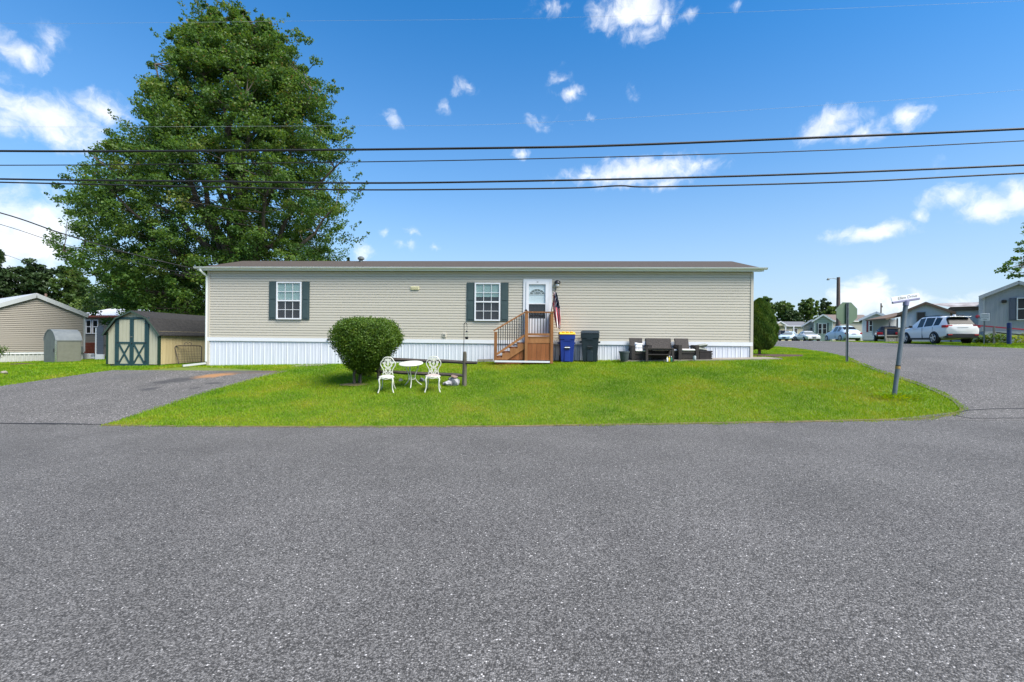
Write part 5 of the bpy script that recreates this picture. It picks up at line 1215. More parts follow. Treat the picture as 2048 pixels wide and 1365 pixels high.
MB().tube([(NW/2+.5, .6, n_rdg-.25), (NW/2+.5, .6, n_rdg+.12)], .05, 8).build('vent_pipe', M['stone_brown'], nh)
MB().lathe([(.03, 0), (.03, .16), (.06, .17), (.06, .2)], (NW*.12, 1.3, n_rdg-.24), 8).build('roof_vent', M['black_metal'], nh)
# small metal shed before it
X, Y, z0 = G(112, 723.5); Y = 20.9; X = ray(112, 700)[0]*Y; z0 = gf(X, Y)
mh = (723-656)*Y/FPX+.02; t = thing('metal_shed', 'small dented grey metal shed with rounded roof beside the tan home', 'shed', (X, Y, z0), rad(68))
w1, w2 = .92, 1.0                                # long side to the right, gable end to the left
gp = [(0, .0), (0, mh*.66), (.06, mh*.76), (.2, mh*.90), (.42, mh*.985), (.62, mh*.985), (.86, mh*.88), (.98, mh*.74), (1.0, mh*.66), (1.0, 0)]
mb = MB().prism([(a*w2, z) for a, z in gp if z <= mh*.7], 0, w1, 'x'); mb.build('wall', M['galv_light'], t)
mb = MB().prism([(a*w2, z) for a, z in gp], -.012, .012, 'x'); mb.build('gable_panel', M['galv'], t)
rp = [(a*w2*1.04-.02, z+.012) for a, z in gp if z > mh*.6]
ro = MB().prism(rp+[(.5+(a-.5)*.94, z-.03) for a, z in reversed(rp)], -.03, w1+.04, 'x').build('roof', mat('blue_grey_metal', (.115, .135, .15), .5, (.16, .18, .19), 4), t, smooth=40)
MB().box(.04, w1-.04, -.02, -.002, .05, mh*.64).build('door_panel', M['galv_light'], t)
MB().box(-.03, .03, -.03, .03, 0, mh*.66).build('corner_post', M['chrome'], t); MB().box(.02, w1, -.035, 0, mh*.635, mh*.665).build('track', M['galv'], t)
MB().box(-.03, -.01, .12, .16, mh*.32, mh*.42).build('door_handle', M['black_metal'], t)
# far house glimpsed between the tan home and the shed
Y = 33; X = ray(158, 690)[0]*Y; z0 = gf(X, Y); zz = lambda py: CZ+ray(185, py)[1]*Y-z0
fh = house('white_roof_house', 'house with white roof and red porch glimpsed left of the garden shed', (X, Y, z0), rad(-6), 5.5, 5, zz(632), zz(690), zz(615), 'x', mat('shaded_cream_wall', (.17, .16, .13), .7), M['roof_white'], M['brick_red'], M['grey_wood'], over=.3, lapn=14)  # the wall's shade is painted in as a darkened cream
win(fh, .62, 1.05, zz(668), zz(640)); win(fh, 1.15, 1.6, zz(668), zz(640))
t = thing('porch_railing', 'dark red wooden porch stairs and railing before the white roofed house', 'steps', (X+.6, Y-1.3, gf(X+.6, Y-1.3)), 0)
for k in range(5): MB().box(-.1+k*.22, 1.4, -.1, .9, k*.2, k*.2+.19).build('step', M['brick_red'], t)
for k in range(7): MB().box(-.1+k*.16, -.06+k*.16, -.13, -.09, .1+k*.0, 1.55-k*.12).build('baluster', M['brick_red'], t)
MB().beam((-.15, -.11, 1.6), (1.1, -.11, .75), .06, .08).build('hand_rail', M['brick_red'], t)
t = thing('lattice_panel', 'blue grey arched lattice panel standing left of the garden shed', 'lattice', (*from_st(*to_st(ray(200, 690)[0]*24, 24)), gf(ray(200, 690)[0]*24, 24)), 0)
MB().prism([(-.17, .3), (.17, .3), (.17, 1.68), (.11, 1.79), (0, 1.83), (-.11, 1.79), (-.17, 1.68)], 0, .03).build('board', M['lattice'], t)
for k in range(9): MB().box(-.16, .16, -.02, -.001, .36+k*.135, .42+k*.135).build('slat', M['lattice'], t)
MB().box(-.24, -.18, -.02, .06, 0, 1.7).build('post', M['white'], t)
MB().box(-.2, .2, -.05, .05, 0, .30).build('base', M['white'], t)
t = thing('white_block', 'white block standing on the grass at the corner of the tan home', 'block', (ray(179, 712)[0]*25.2, 25.2, gf(ray(179, 712)[0]*25.2, 25.2)), .3)
MB().box(-.3, .15, -.2, .2, 0, .32).build('block_body', M['white'], t, bevel=.03); MB().box(.15, .3, -.18, .18, 0, .14).build('foot', M['white'], t, bevel=.03)

def far_frame(px, Y): X = ray(px, 690)[0]*Y; return X, Y, gf(X, Y)
def zat(px, py, Y, z0): return CZ+ray(px, py)[1]*Y-z0
# grey home at the right edge
Y = 30; X, _, z0 = far_frame(1967, Y); z_ = lambda py: zat(1967, py, Y, z0)
gh = house('grey_mobile_home', 'grey panelled mobile home with white framed window at the right edge', (X, Y, z0), rad(-46), 3.05, 14, z_(591), z_(663), CZ+ray(2030, 565)[1]*29.05-z0, 'y', M['panel_grey'], M['roof_grey'], M['siding_grey'], M['stone_skirt'], over=.22, ribs=True)
win(gh, 1.45, 2.0, z_(642), z_(599), (1, 1), M['trim_dark'], 0, None, .32)
MB().box(-.24, -.001, .25, 1.2, z_(663), z_(592)).build('side_bay', M['siding_grey'], gh)
mb = MB(); lap(mb, lambda z: (-.24, -.01), z_(663), z_(592), 14, .248, .014); tag(mb.build('bay_siding', M['siding_white'], gh, fix=False), kind='stuff')
MB().lathe([(.06, 0), (.13, -.05), (.10, -.2)], (.9, -.1, z_(602)), 8).build('wall_lamp', M['black_metal'], gh)
MB().box(0, 3.05, -.08, .03, -.2, z_(664)).build('stone_course', M['stone_skirt'], gh)
# white home with the brown roof
Y = 38; X, _, z0 = far_frame(1802, Y); z_ = lambda py: zat(1850, py, Y, z0)
bh = house('white_mobile_home', 'white mobile home with rusty brown metal roof behind the parked white car', (X, Y, z0), rad(-40), 3.0, 3.2, z_(626), z_(690), z_(608), 'y', M['siding_white'], M['roof_rust'], M['fascia_brown'], M['siding_white'], over=.25, ribs=True)
win(bh, .95, 1.5, z_(650), z_(626), (1, 1), None, 0, M['galv'], split=False)
q = Vector((4.32, .2, 0)); 
wl = MB().box(3.01, 7.6, .1, 4, 0, z_(625)); wl.build('wing', M['siding_white'], bh)
MB().box(2.95, 7.9, -.12, 4.2, z_(625)+.002, z_(618)).build('wing_fascia', M['fascia_brown'], bh)
MB().add([(1.55, 1.2, z_(608)), (7.9, 1.2, z_(609)), (7.9, -.25, z_(618)), (2.95, -.25, z_(618)), (1.55, 3.4, z_(608)), (7.9, 3.4, z_(609))], [(0, 1, 2, 3), (0, 4, 5, 1)]).build('wing_roof', M['roof_rust'], bh)
MB().box(5.4, 5.9, .06, .1, z_(634.5), z_(632.5)).build('wall_vent', M['black_metal'], bh)
# carport beside it
Y = 40; X, _, z0 = far_frame(1776, Y); z_ = lambda py: zat(1790, py, Y, z0)
t = thing('carport', 'dark roofed carport with thin posts between two far homes', 'carport', (X, Y, z0), rad(-10))
MB().add([(-.2, 0, z_(640)), (2.3, 0, z_(627)), (2.3, 3, z_(627)), (-.2, 3, z_(640)), (-.2, 0, z_(637)), (2.3, 0, z_(622)), (2.3, 3, z_(622)), (-.2, 3, z_(637))], [(3, 2, 1, 0), (4, 5, 6, 7), (0, 1, 5, 4), (1, 2, 6, 5), (2, 3, 7, 6), (3, 0, 4, 7)]).build('roof', M['fascia_brown'], t)
for x in (.15, .75, 1.5, 2.2): MB().box(x-.04, x+.04, .05, .13, 0, z_(637)).build('post', M['grey_wood'], t)
mb = MB(); mb.box(0.2, 2.3, 2.6, 2.7, .6, z_(637)); mb.build('back_wall', M['siding_white'], t)
# grey home with maroon shutter
Y = 47; X, _, z0 = far_frame(1725, Y); z_ = lambda py: zat(1750, py, Y, z0)
mh_ = house('grey_gable_home', 'pale grey home with wide windows and one maroon shutter behind the pale car', (X, Y, z0), rad(-38), 2.2, 9, z_(637), z_(680), z_(626), 'y', M['siding_white'], M['roof_grey'], M['white'], M['siding_grey'], over=.35, lapn=12)
win(mh_, .50, .92, z_(664), z_(640)); win(mh_, 1.04, 1.86, z_(664), z_(640)); MB().box(.30, .47, -.05, 0, z_(665), z_(640)).build('shutter', M['trim_red'], mh_)
MB().box(1.08, 1.12, -.04, 0, z_(640), z_(630)).build('gable_trim', M['white'], mh_)
# green grey home behind the stop sign
Y = 70; X, _, z0 = far_frame(1628, Y); z_ = lambda py: zat(1650, py, Y, z0)
sgh = house('sage_gable_home', 'sage grey home with green shutters behind the white saloon car', (X, Y, z0), rad(-36), 2.3, 6, z_(641), z_(683), z_(630), 'y', M['siding_sage'], M['roof_grey'], M['white'], M['siding_sage'], over=.3, lapn=12)
win(sgh, .50, 1.0, z_(669), z_(648), (1, 1), None, 0); win(sgh, 1.06, 1.6, z_(669), z_(648), (1, 1), None, 0)
for a in (.29, 1.64): MB().box(a, a+.19, -.05, 0, z_(670), z_(647)).build('shutter', M['shutter'], sgh)
X2, _, z2 = far_frame(1664, 74); z_ = lambda py: zat(1690, py, 74, z2)
tnh = house('tan_long_home', 'long tan home with brown roof mostly hidden by the stop sign', (X2, 74, z2), rad(-4), 6.2, 5, z_(642), z_(683), z_(629), 'x', M['siding_tan'], mat('brown_far_shingle', (.13, .10, .085), .9, (.18, .14, .12), 20), M['white'], M['siding_tan'], over=.25, lapn=12)
MB().box(.5, .62, -.04, 0, z_(680), z_(648)).build('downspout', M['brick_red'], tnh)
Y = 76; X, _, z0 = far_frame(1606, Y); z_ = lambda py: zat(1612, py, Y, z0)
lgh = house('grey_low_home', 'low grey gabled wing left of the sage home', (X, Y, z0), rad(-35), 2.4, 6, z_(651), z_(683), z_(640), 'y', M['siding_tan'], M['roof_grey'], M['white'], M['siding_tan'], over=.3, lapn=9)
win(lgh, .95, 1.33, z_(671), z_(655))
# cream house with a porch
Y = 84; X, _, z0 = far_frame(1544, Y); z_ = lambda py: zat(1575, py, Y, z0)
crh = house('cream_house', 'cream coloured house with a porch and grey roof behind the dark pickup', (X, Y, z0), rad(-6), 6.6, 6, z_(652), z_(683), z_(643), 'x', M['siding_cream'], M['roof_grey'], M['white'], M['siding_cream'], over=.3, lapn=10)
pg = MB().prism([(0, z_(652)), (2.0, z_(652)), (1.0, z_(645))], -1.0, .3); pg.build('porch_gable', M['siding_cream'], crh)
MB().beam((-.25, -1.05, z_(653)), (1.0, -1.05, z_(644)), .15, .16).build('rake_board', M['white'], crh); MB().beam((1.0, -1.05, z_(644)), (2.25, -1.05, z_(653)), .15, .16).build('rake_board', M['white'], crh)
for x in (.12, 1.9, 3.3): MB().box(x-.09, x+.09, -1.0, -.85, 0, z_(653)).build('porch_post', M['white'], crh)
win(crh, 3.6, 4.4, z_(667), z_(658)); win(crh, .4, 1.3, z_(672), z_(657), (2, 1)); MB().box(2.1, 3.0, -.03, 0, z_(680), z_(657)).build('door', M['siding_tan'], crh)

# ------------------------------------------------------------------ cars
def car(name, label, loc, rotz, paint, ST_, wheels, glass, extra, tilt=0., group='cars parked along the street', wr=.33, category='car', gm='car_glass', archm='dark_trim'):
    """lofted body; stations (x, bottom, belt, roof, half width, roof half width); glass: dict of (station ranges) per kind"""
    t = thing(name, label, category, loc, rotz, group, rot=(0, tilt, rotz))
    body = MB(); ws = MB(); sgs = {}; rg = MB(); n = 9; rows = []
    for (x, zb, zl, zr, wb, wr_) in ST_:
        hr = zr-zl
        pts = [(0, zb), (wb*.82, zb), (wb*.96, zb+.10), (wb, (zb+zl)*.5), (wb*.985, zl-.05), (wb*.955, zl), (wr_, zr-min(.10, hr*.3)), (wr_*.86, zr-.015), (0, zr)]
        rows.append([(x, y, z) for y, z in pts]+[(x, -y, z) for y, z in reversed(pts[1:-1])])
    m_ = len(rows[0])
    side, wsr, rgr = glass
    for i in range(len(rows)-1):
        for j in range(m_):
            a = (j+1) % m_; f = [rows[i][j], rows[i][a], rows[i+1][a], rows[i+1][j]]
            js = j if j < 8 else 15-j
            tgt = body
            if js == 5 and i in side: tgt = sgs.setdefault((j < 8, i), MB())
            elif js in (6, 7) and i in wsr: tgt = ws
            elif js in (6, 7) and i in rgr: tgt = rg
            tgt.add(f, [(0, 1, 2, 3)])
    body.add(rows[0], [tuple(range(m_))]); body.add(rows[-1], [tuple(range(m_))])
    bo = body.build('body', paint, t, smooth=38)
    bm = bmesh.new(); bm.from_mesh(bo.data); bmesh.ops.remove_doubles(bm, verts=bm.verts, dist=1e-4); bmesh.ops.recalc_face_normals(bm, faces=bm.faces); bm.to_mesh(bo.data); bm.free()
    bo.data.shade_smooth(); bo.data.set_sharp_from_angle(angle=rad(35))
    for mbx, nm in [(q, 'side_window') for q in sgs.values()]+[(ws, 'windscreen'), (rg, 'rear_window')]:
        if mbx.f: mbx.build(nm, M[gm if nm != 'rear_window' else 'car_glass_matt'], t, smooth=30)
    for xw, yw in [(x, s) for x in wheels for s in (-1, 1)]:
        wmax = max(q[4] for q in ST_); y = yw*(wmax-.10)
        MB().lathe([(wr+.055, -.06), (wr+.06, .06), (wr+.02, .115 if archm else .08)], (0, 0, 0), 20, 'y').build('wheel_arch', M[archm or 'tyre'], t, smooth=30)
        ar = [o for o in bpy.data.objects if o.name.startswith('wheel_arch')]; ar = max(ar, key=lambda o: o.name); ar.location = (xw, y if yw > 0 else y, wr+.02)
        if yw < 0: ar.rotation_euler = (0, 0, PI)
        wo = MB().lathe([(wr-.05, -.11), (wr, -.09), (wr, .09), (wr-.04, .12), (wr-.09, .11)], (0, 0, 0), 24, 'y').build('wheel', M['tyre'], t, smooth=30); wo.location = (xw, yw*(wmax-.085), wr)
        if yw < 0: wo.rotation_euler = (0, 0, PI)
        MB().lathe([(wr*.66, .10), (wr*.70, .125), (wr*.63, .118), (.03, .105)], (0, 0, 0), 20, 'y').build('rim', M['dark_trim'], wo, smooth=30)
        sp_ = MB()
        for k in range(5):
            a = 2*PI*k/5; sp_.beam((.04*math.cos(a), .122, .04*math.sin(a)), (wr*.66*math.cos(a+.12), .124, wr*.66*math.sin(a+.12)), .03, wr*.22, (math.cos(a+1.57), 0, math.sin(a+1.57)))
        mb2 = sp_; mb2.tube([(wr*.68*math.cos(2*PI*k/20), .122, wr*.68*math.sin(2*PI*k/20)) for k in range(21)], .012, 4, cap=False); mb2.lathe([(.06, .11), (.05, .135)], n=10, axis='y'); mb2.build('spokes', M['rim'], wo)
    for nm, m2, b in extra:
        mb = MB()
        if isinstance(b, tuple): mb.box(*b)
        else: mb = b
        mb.build(nm, M[m2] if isinstance(m2, str) else m2, t, bevel=.012)
    return t
def pair(nm, m2, x0, x1, y0, y1, z0, z1): return [(nm, m2, (x0, x1, y0, y1, z0, z1)), (nm, m2, (x0, x1, -y1, -y0, z0, z1))]
# white SUV, tail towards us
SUV = [(-2.32, .50, 1.02, 1.05, .74, .66), (-2.27, .40, 1.10, 1.15, .84, .74), (-1.93, .33, 1.13, 1.60, .89, .63), (-1.72, .30, 1.13, 1.67, .90, .65), (-1.22, .28, 1.11, 1.715, .905, .66), (-1.12, .28, 1.105, 1.72, .905, .665),
       (-.35, .27, 1.06, 1.74, .91, .67), (-.25, .27, 1.055, 1.74, .91, .67), (.28, .27, 1.025, 1.70, .91, .66), (.48, .27, 1.015, 1.63, .91, .65), (1.20, .28, .99, 1.08, .905, .76), (1.72, .30, .95, 1.02, .89, .72), (2.10, .34, .86, .91, .83, .64), (2.27, .42, .72, .75, .74, .58), (2.33, .48, .62, .64, .6, .5)]
Y = 27.4; X = ray(1908, 690)[0]*Y; cx, cy = X+.75, Y+2.0; ca = rad(90-12); 
suv_o = car('suv', 'white sport utility car with dark lower bumper parked tail first at the street edge', (cx, cy, gf(cx, cy)+.0), ca, M['paint_white'], SUV, (-1.33, 1.36), ({3, 5, 7}, {9}, {1}),
    [('rear_bumper', 'dark_trim', (-2.36, -1.95, -.80, .80, .36, .60)), ('plate', 'plate', (-2.315, -2.285, -.17, .17, .82, .94)), ('badge_bar', 'galv', (-2.335, -2.30, -.28, .28, .975, .99)), ('rear_spoiler', 'paint_white', (-2.12, -1.85, -.56, .56, 1.615, 1.655))]
    + pair('tail_lamp', 'tail', -2.31, -1.97, .52, .892, .97, 1.12) + pair('reflector', 'tail', -2.375, -2.3, .55, .78, .50, .56) + pair('sill', 'dark_trim', -.95, .95, .84, .915, .24, .36) + pair('mirror', 'dark_trim', .62, .78, .93, 1.08, 1.03, 1.17) + pair('headlamp', 'head', 2.0, 2.26, .5, .80, .72, .84)
    + pair('roof_rail', 'dark_trim', -1.5, .1, .54, .58, 1.715, 1.765) + pair('door_handle', 'paint_white', -.45, -.28, .905, .935, .93, .955) + pair('door_handle', 'paint_white', .4, .57, .905, .935, .92, .945)
    + [('door_gap', 'dark_trim', (-.255, -.243, -.918, .918, .34, 1.0)), ('door_gap', 'dark_trim', (-1.205, -1.195, -.909, .909, .66, 1.03)), ('roof_fin', 'paint_white', (-1.7, -1.5, -.03, .03, 1.66, 1.78))], wr=.355)
# rounded pale car
BEE = [(-2.02, .40, .62, .66, .52, .42), (-1.98, .34, .72, .80, .66, .5), (-1.84, .28, .86, .96, .78, .58), (-1.58, .26, .98, 1.14, .84, .60), (-1.48, .26, 1.0, 1.20, .85, .60), (-1.05, .25, 1.0, 1.48, .86, .58), (-.55, .25, 1.0, 1.60, .86, .57), (-.45, .25, 1.0, 1.61, .86, .57), (.15, .25, .99, 1.60, .86, .57), (.35, .25, .98, 1.55, .86, .57), (1.0, .26, .95, 1.06, .85, .62), (1.45, .28, .86, .95, .82, .56), (1.80, .30, .72, .79, .74, .48), (1.98, .36, .54, .58, .6, .4), (2.03, .4, .48, .5, .45, .3)]
Y = 46; X = ray(1695, 684)[0]*Y
car('rounded_car', 'pale blue white rounded hatchback seen from behind, left of the stop sign post', (X+.2, Y+1, gf(X, Y)), rad(90-8), M['paint_pale'], BEE, (-1.25, 1.27), ({5, 7}, {9}, {4}),
    [('plate', 'plate', (-2.03, -1.97, -.2, .2, .70, .82)), ('rear_bumper', 'paint_pale', (-2.08, -1.75, -.7, .7, .36, .56)), ('underside', 'dark_trim', (-1.95, -1.5, -.6, .6, .18, .30)), ('badge', 'chrome', (-1.9, -1.86, -.06, .06, .90, .99))]
    + pair('tail_lamp', 'tail', -1.98, -1.80, .52, .76, .74, .88) + pair('mirror', 'dark_trim', .65, .8, .86, 1.02, .98, 1.1) + pair('sill', 'paint_pale', -.8, .8, .84, .88, .24, .34) + [('door_gap', 'dark_trim', (-.31, -.30, -.868, .868, .34, .95))], wr=.33, gm='car_glass_clear', archm='paint_pale')
# white saloon, nose towards us
SED = [(-2.35, .45, .78, .84, .66, .56), (-2.28, .36, .88, .94, .78, .62), (-1.7, .28, .93, .98, .87, .64), (-1.3, .26, .93, 1.03, .89, .6), (-.75, .25, .93, 1.36, .90, .56), (-.45, .25, .92, 1.40, .90, .57), (-.1, .25, .92, 1.42, .90, .57), (0, .25, .92, 1.42, .9, .57), (.35, .25, .91, 1.39, .90, .56), (.5, .25, .90, 1.33, .90, .56), (1.15, .26, .88, .94, .89, .68), (1.8, .28, .80, .85, .87, .64), (2.2, .32, .70, .74, .80, .58), (2.36, .4, .60, .63, .68, .5)]
Y = 60; X = ray(1626, 684)[0]*Y
def saloon(label, X, Y, rz, paint): return car('saloon_car', label, (X, Y, gf(X, Y)), rz, M[paint], SED, (-1.38, 1.38), ({4, 5, 7, 8}, {9}, {3}),
    [('grille', 'dark_trim', (2.30, 2.37, -.30, .30, .58, .66)), ('plate', 'dark_trim', (2.34, 2.41, -.2, .2, .42, .54)), ('front_bumper', M[paint], (2.1, 2.40, -.72, .72, .34, .50)), ('intake', 'dark_trim', (2.36, 2.42, -.6, .6, .30, .38))]
    + pair('headlamp', 'head', 2.12, 2.34, .42, .74, .58, .70) + pair('mirror', M[paint], .55, .7, .9, 1.05, .92, 1.03) + pair('tail_lamp', 'tail', -2.36, -2.2, .4, .75, .7, .85), wr=.32, gm='car_glass_clear', archm=None)
saloon('white saloon car facing the camera beside the pale rounded hatchback', X, Y+1.2, rad(-104), 'paint_silver')
Y = 63; X = ray(1592, 684)[0]*Y; saloon('pale car showing only its nose, between the white saloon and dark pickup', X+.1, Y+1.6, rad(-138), 'paint_pale')
# dark pickup
PIC = [(-2.7, .55, 1.02, 1.06, .84, .80), (-2.64, .48, 1.05, 1.08, .90, .84), (-1.0, .42, 1.05, 1.08, .92, .84), (-.95, .42, 1.05, 1.62, .92, .68), (-.75, .42, 1.05, 1.72, .92, .68), (-.1, .42, 1.05, 1.75, .92, .69), (0, .42, 1.05, 1.75, .92, .69), (.45, .42, 1.04, 1.70, .92, .68), (.6, .42, 1.04, 1.64, .92, .68), (1.15, .42, 1.02, 1.10, .92, .76), (2.2, .45, .98, 1.04, .90, .74), (2.55, .5, .92, .96, .86, .7), (2.64, .55, .8, .82, .8, .66)]
Y = 69; X = ray(1574, 684)[0]*Y
car('pickup_truck', 'dark grey pickup truck parked sideways before the cream house', (X+.1, Y+.8, gf(X, Y)), rad(-14), M['paint_dark'], PIC, (-1.65, 1.65), ({4, 6}, {8}, {2}),
    [('bumper', 'chrome', (-2.82, -2.68, -.8, .8, .5, .66)), ('front_bumper', 'chrome', (2.6, 2.75, -.82, .82, .46, .64)), ('bed_rail', 'dark_trim', (-2.6, -1.05, -.93, -.86, 1.06, 1.11))] + pair('tail_lamp', 'tail', -2.72, -2.62, .7, .86, .76, 1.0) + pair('headlamp', 'head', 2.5, 2.68, .55, .84, .76, .9), wr=.38, category='pickup')
# black car under the carport
Y = 38.2; X = ray(1776, 680)[0]*Y
car('black_car', 'black car with red tail lamps behind the grey wooden railing', (X+.9, Y+1.1, gf(X, Y)-.03), rad(52), M['paint_black'], SED, (-1.38, 1.38), ({4, 5, 7, 8}, {9}, {3}),
    [('bumper', 'chrome', (-2.42, -2.2, -.7, .7, .5, .6))]+pair('tail_lamp', 'tail', -2.38, -2.2, .4, .78, .64, .82), wr=.32, archm=None)
# grey wooden railing before it
Y = 36; X, _, z0 = far_frame(1771, Y); z_ = lambda py: zat(1785, py, Y, z0)
t = thing('deck_railing', 'silvered wooden deck railing before the black car', 'railing', (X, Y, z0), rad(-8))
for x in (0, .95): MB().box(x-.06, x+.06, -.05, .05, 0, z_(656)).build('post', M['grey_wood'], t)
MB().box(-.1, 1.7, -.06, .06, z_(658), z_(655.5)).build('top_rail', M['old_wood'], t); MB().box(0.062, .888, -.04, .04, z_(673), z_(670.5)).build('mid_rail', M['grey_wood'], t)
for k in range(5): MB().box(-.05+k*.2, .12+k*.2, -.085, -.062, .02, z_(676)).build('board', M['grey_wood'], t)
t = thing('dark_bin', 'dark green bin standing between the wooden railing and the white car', 'bin', (X+1.35, Y-.2, gf(X+1.3, Y)), .1)
MB().prism([(-.24, 0), (.24, 0), (.30, .95), (-.30, .95)], -.25, .25).build('body', M['bin_black'], t, bevel=.02); MB().box(-.33, .33, -.3, .3, .952, 1.02).build('lid', M['bin_black'], t, bevel=.02)

# ------------------------------------------------------------------ signs, posts, poles
X, Y, z0 = G(1693.5, 724); zt = CZ+ray(1695, 605)[1]*Y-z0; R_ = 21.7*Y/FPX
t = thing('stop_sign', 'back of an octagonal stop sign on a thin steel post at the lawn edge', 'sign', (X, Y, z0), rad(3))
MB().prism([(-.035, -.02), (-.02, -.02), (-.012, .012), (.012, .012), (.02, -.02), (.035, -.02), (.022, .02), (-.022, .02)], -.3, zt-.02, 'z').build('post', M['pole_grey'], t, bevel=.0)
oc = [(R_/math.cos(PI/8)*math.cos(PI/8+PI/4*k)+.01, zt-R_+R_/math.cos(PI/8)*math.sin(PI/8+PI/4*k)) for k in range(8)]
pl = MB().prism(oc, .026, .030).build('plate', M['sign_back'], t)
fc = MB().prism([(.01+(a-.01)*.985, zt-R_+(z-zt+R_)*.985) for a, z in oc], .0305, .032).build('face', M['tail'], pl)
for dz in (.15, R_*2-.15): MB().lathe([(.012, -.028), (.012, -.022), (.006, -.02)], (0, 0, zt-dz), 8, 'y').build('bolt', M['galv_light'], t)
tc_ = bpy.data.curves.new('txt', 'FONT')
def text_mesh(s, size, m_, parent, loc, rot, name='lettering', depth=.001, shear=0., wmax=None):
    c = bpy.data.curves.new('txt', 'FONT'); c.body = s; c.size = size; c.align_x = 'CENTER'; c.align_y = 'CENTER'; c.extrude = depth; c.shear = shear
    o = bpy.data.objects.new('txt', c); COL.objects.link(o); dg = bpy.context.evaluated_depsgraph_get(); me = bpy.data.meshes.new_from_object(o.evaluated_get(dg))
    bpy.data.objects.remove(o); me.materials.clear(); me.materials.append(m_)
    return link(name, me, parent, loc, rot)
text_mesh('STOP', .24, M['label_white'], pl, (.01, .034, zt-R_), (PI/2, 0, PI))
X, Y, z0 = G(1788, 796); q1 = W(1812.5, 603, Y+.05); bz = Vector((X, Y, z0)); ax = (q1-bz)
t = thing('street_sign', 'leaning grey pole with a faded white street name sign at the corner', 'sign', bz, 0)
mb = MB(); mb.tube([-ax*.08, ax*.985], .043, 12); mb.build('pole', M['pole_grey'], t, smooth=40)
mb = MB(); mb.tube([ax*.955, ax], .054, 12); mb.build('cap', M['sign_edge'], t, smooth=40)
mb = MB(); mb.tube([ax*.295, ax*.325], .046, 12); mb.build('tape', M['tape'], t); mb = MB(); mb.tube([ax*.326, ax*.335], .047, 12); mb.build('band', M['black_metal'], t)
sgn = MB().box(-.285, .285, -.012, .0, .03, .135); so = sgn.build('name_plate', M['sign_white'], t, bevel=.004); so.location = ax; so.rotation_euler = (rad(-8), rad(-9.5), rad(-6))
MB().box(-.285, .26, -.03, .016, -.01, .029).build('bracket', M['sign_edge'], so, bevel=.004)
text_mesh('Ellen Drive', .088, M['ink'], so, (.03, -.0135, .083), (PI/2, 0, 0), shear=.25)
t = thing('weed_clump', 'clump of taller broad leaved weeds around the leaning street sign pole', 'weeds', (X, Y, z0)); n = 420
a = rng.uniform(0, 2*PI, n); r = rng.random(n)**.7*.42; C = np.stack([np.cos(a)*r*1.25+.08, np.sin(a)*r*.7-.05, .02+rng.random(n)*.09*(1.2-r)], 1); C[:, 2] += g(C[:, 0]+X, C[:, 1]+Y)-z0
leaf_mesh('leaves', C, np.stack([np.cos(a), np.sin(a), rng.uniform(.1, 1, n)], 1), np.tile([0, 0, 1.], (n, 1))+unit(n)*.4, rng.uniform(.05, .10, n), rng.uniform(.012, .03, n), np.clip(rng.normal(.35, .2, n), 0, 1), M['grass'], t)
# notice sign, blue post and red railing on the right
Y = 26.2; X = ray(1968, 690)[0]*Y; z0 = gf(X, Y); z_ = lambda py: zat(1968, py, Y, z0)
t = thing('notice_sign', 'small white notice sign on a thin post beside the parked white car', 'sign', (X, Y, z0), rad(-30))
MB().box(-.03, .03, -.015, .015, -.2, z_(628)).build('post', M['pole_grey'], t)
pn = MB().box(-.17, .21, -.035, -.017, z_(642.5), z_(627.5)).build('panel', M['siding_white'], t, bevel=.01)
for k, (s, zz_) in enumerate((('P', 630.5), ('NO PARK', 635), ('HERE', 639.5))): text_mesh(s if k else 'NOTICE', .075, M['ink_dark'], pn, (.02, -.037, z_(zz_)), (PI/2, 0, 0))
MB().lathe([(.02, -.02), (.10, 0), (.02, .03)], (-.28, 0, z_(633.5)), 12, 'y').build('reflector', M['red_rail'], t); MB().beam((-.28, 0, z_(634)), (-.02, 0, z_(640)), .03, .05).build('bracket', M['pole_grey'], t)
Y = 25; X = ray(2018, 690)[0]*Y; z0 = gf(X, Y); z_ = lambda py: zat(2018, py, Y, z0)
t = thing('blue_post', 'chipped blue painted post on the grass at the right edge', 'post', (X, Y, z0), .1)
MB().lathe([(.098, -.2), (.098, z_(648)), (.085, z_(646))], n=16).build('shaft', M['blue_post'], t, smooth=40)
MB().lathe([(.102, z_(660)), (.102, z_(657))], n=16).build('band', M['shutter'], t)
t = thing('ramp_railing', 'red painted ramp railing running off behind the blue post', 'railing', (X+.3, Y+1.2, gf(X+.3, Y+1.2)), rad(-25))
zz_ = lambda py: zat(2030, py, Y+1.2, t.location.z)
MB().beam((-.8, 0, zz_(651)), (3.2, 0, zz_(668)), .06, .07).build('hand_rail', M['red_rail'], t); MB().beam((.2, 0, zz_(666)), (3.2, 0, zz_(679)), .05, .06).build('lower_rail', M['black_metal'], t)
for x in (.1, 1.5, 2.9): MB().box(x-.04, x+.04, -.04, .04, -.2, zz_(653+x*3.7)-.02).build('post', M['grey_wood'], t)
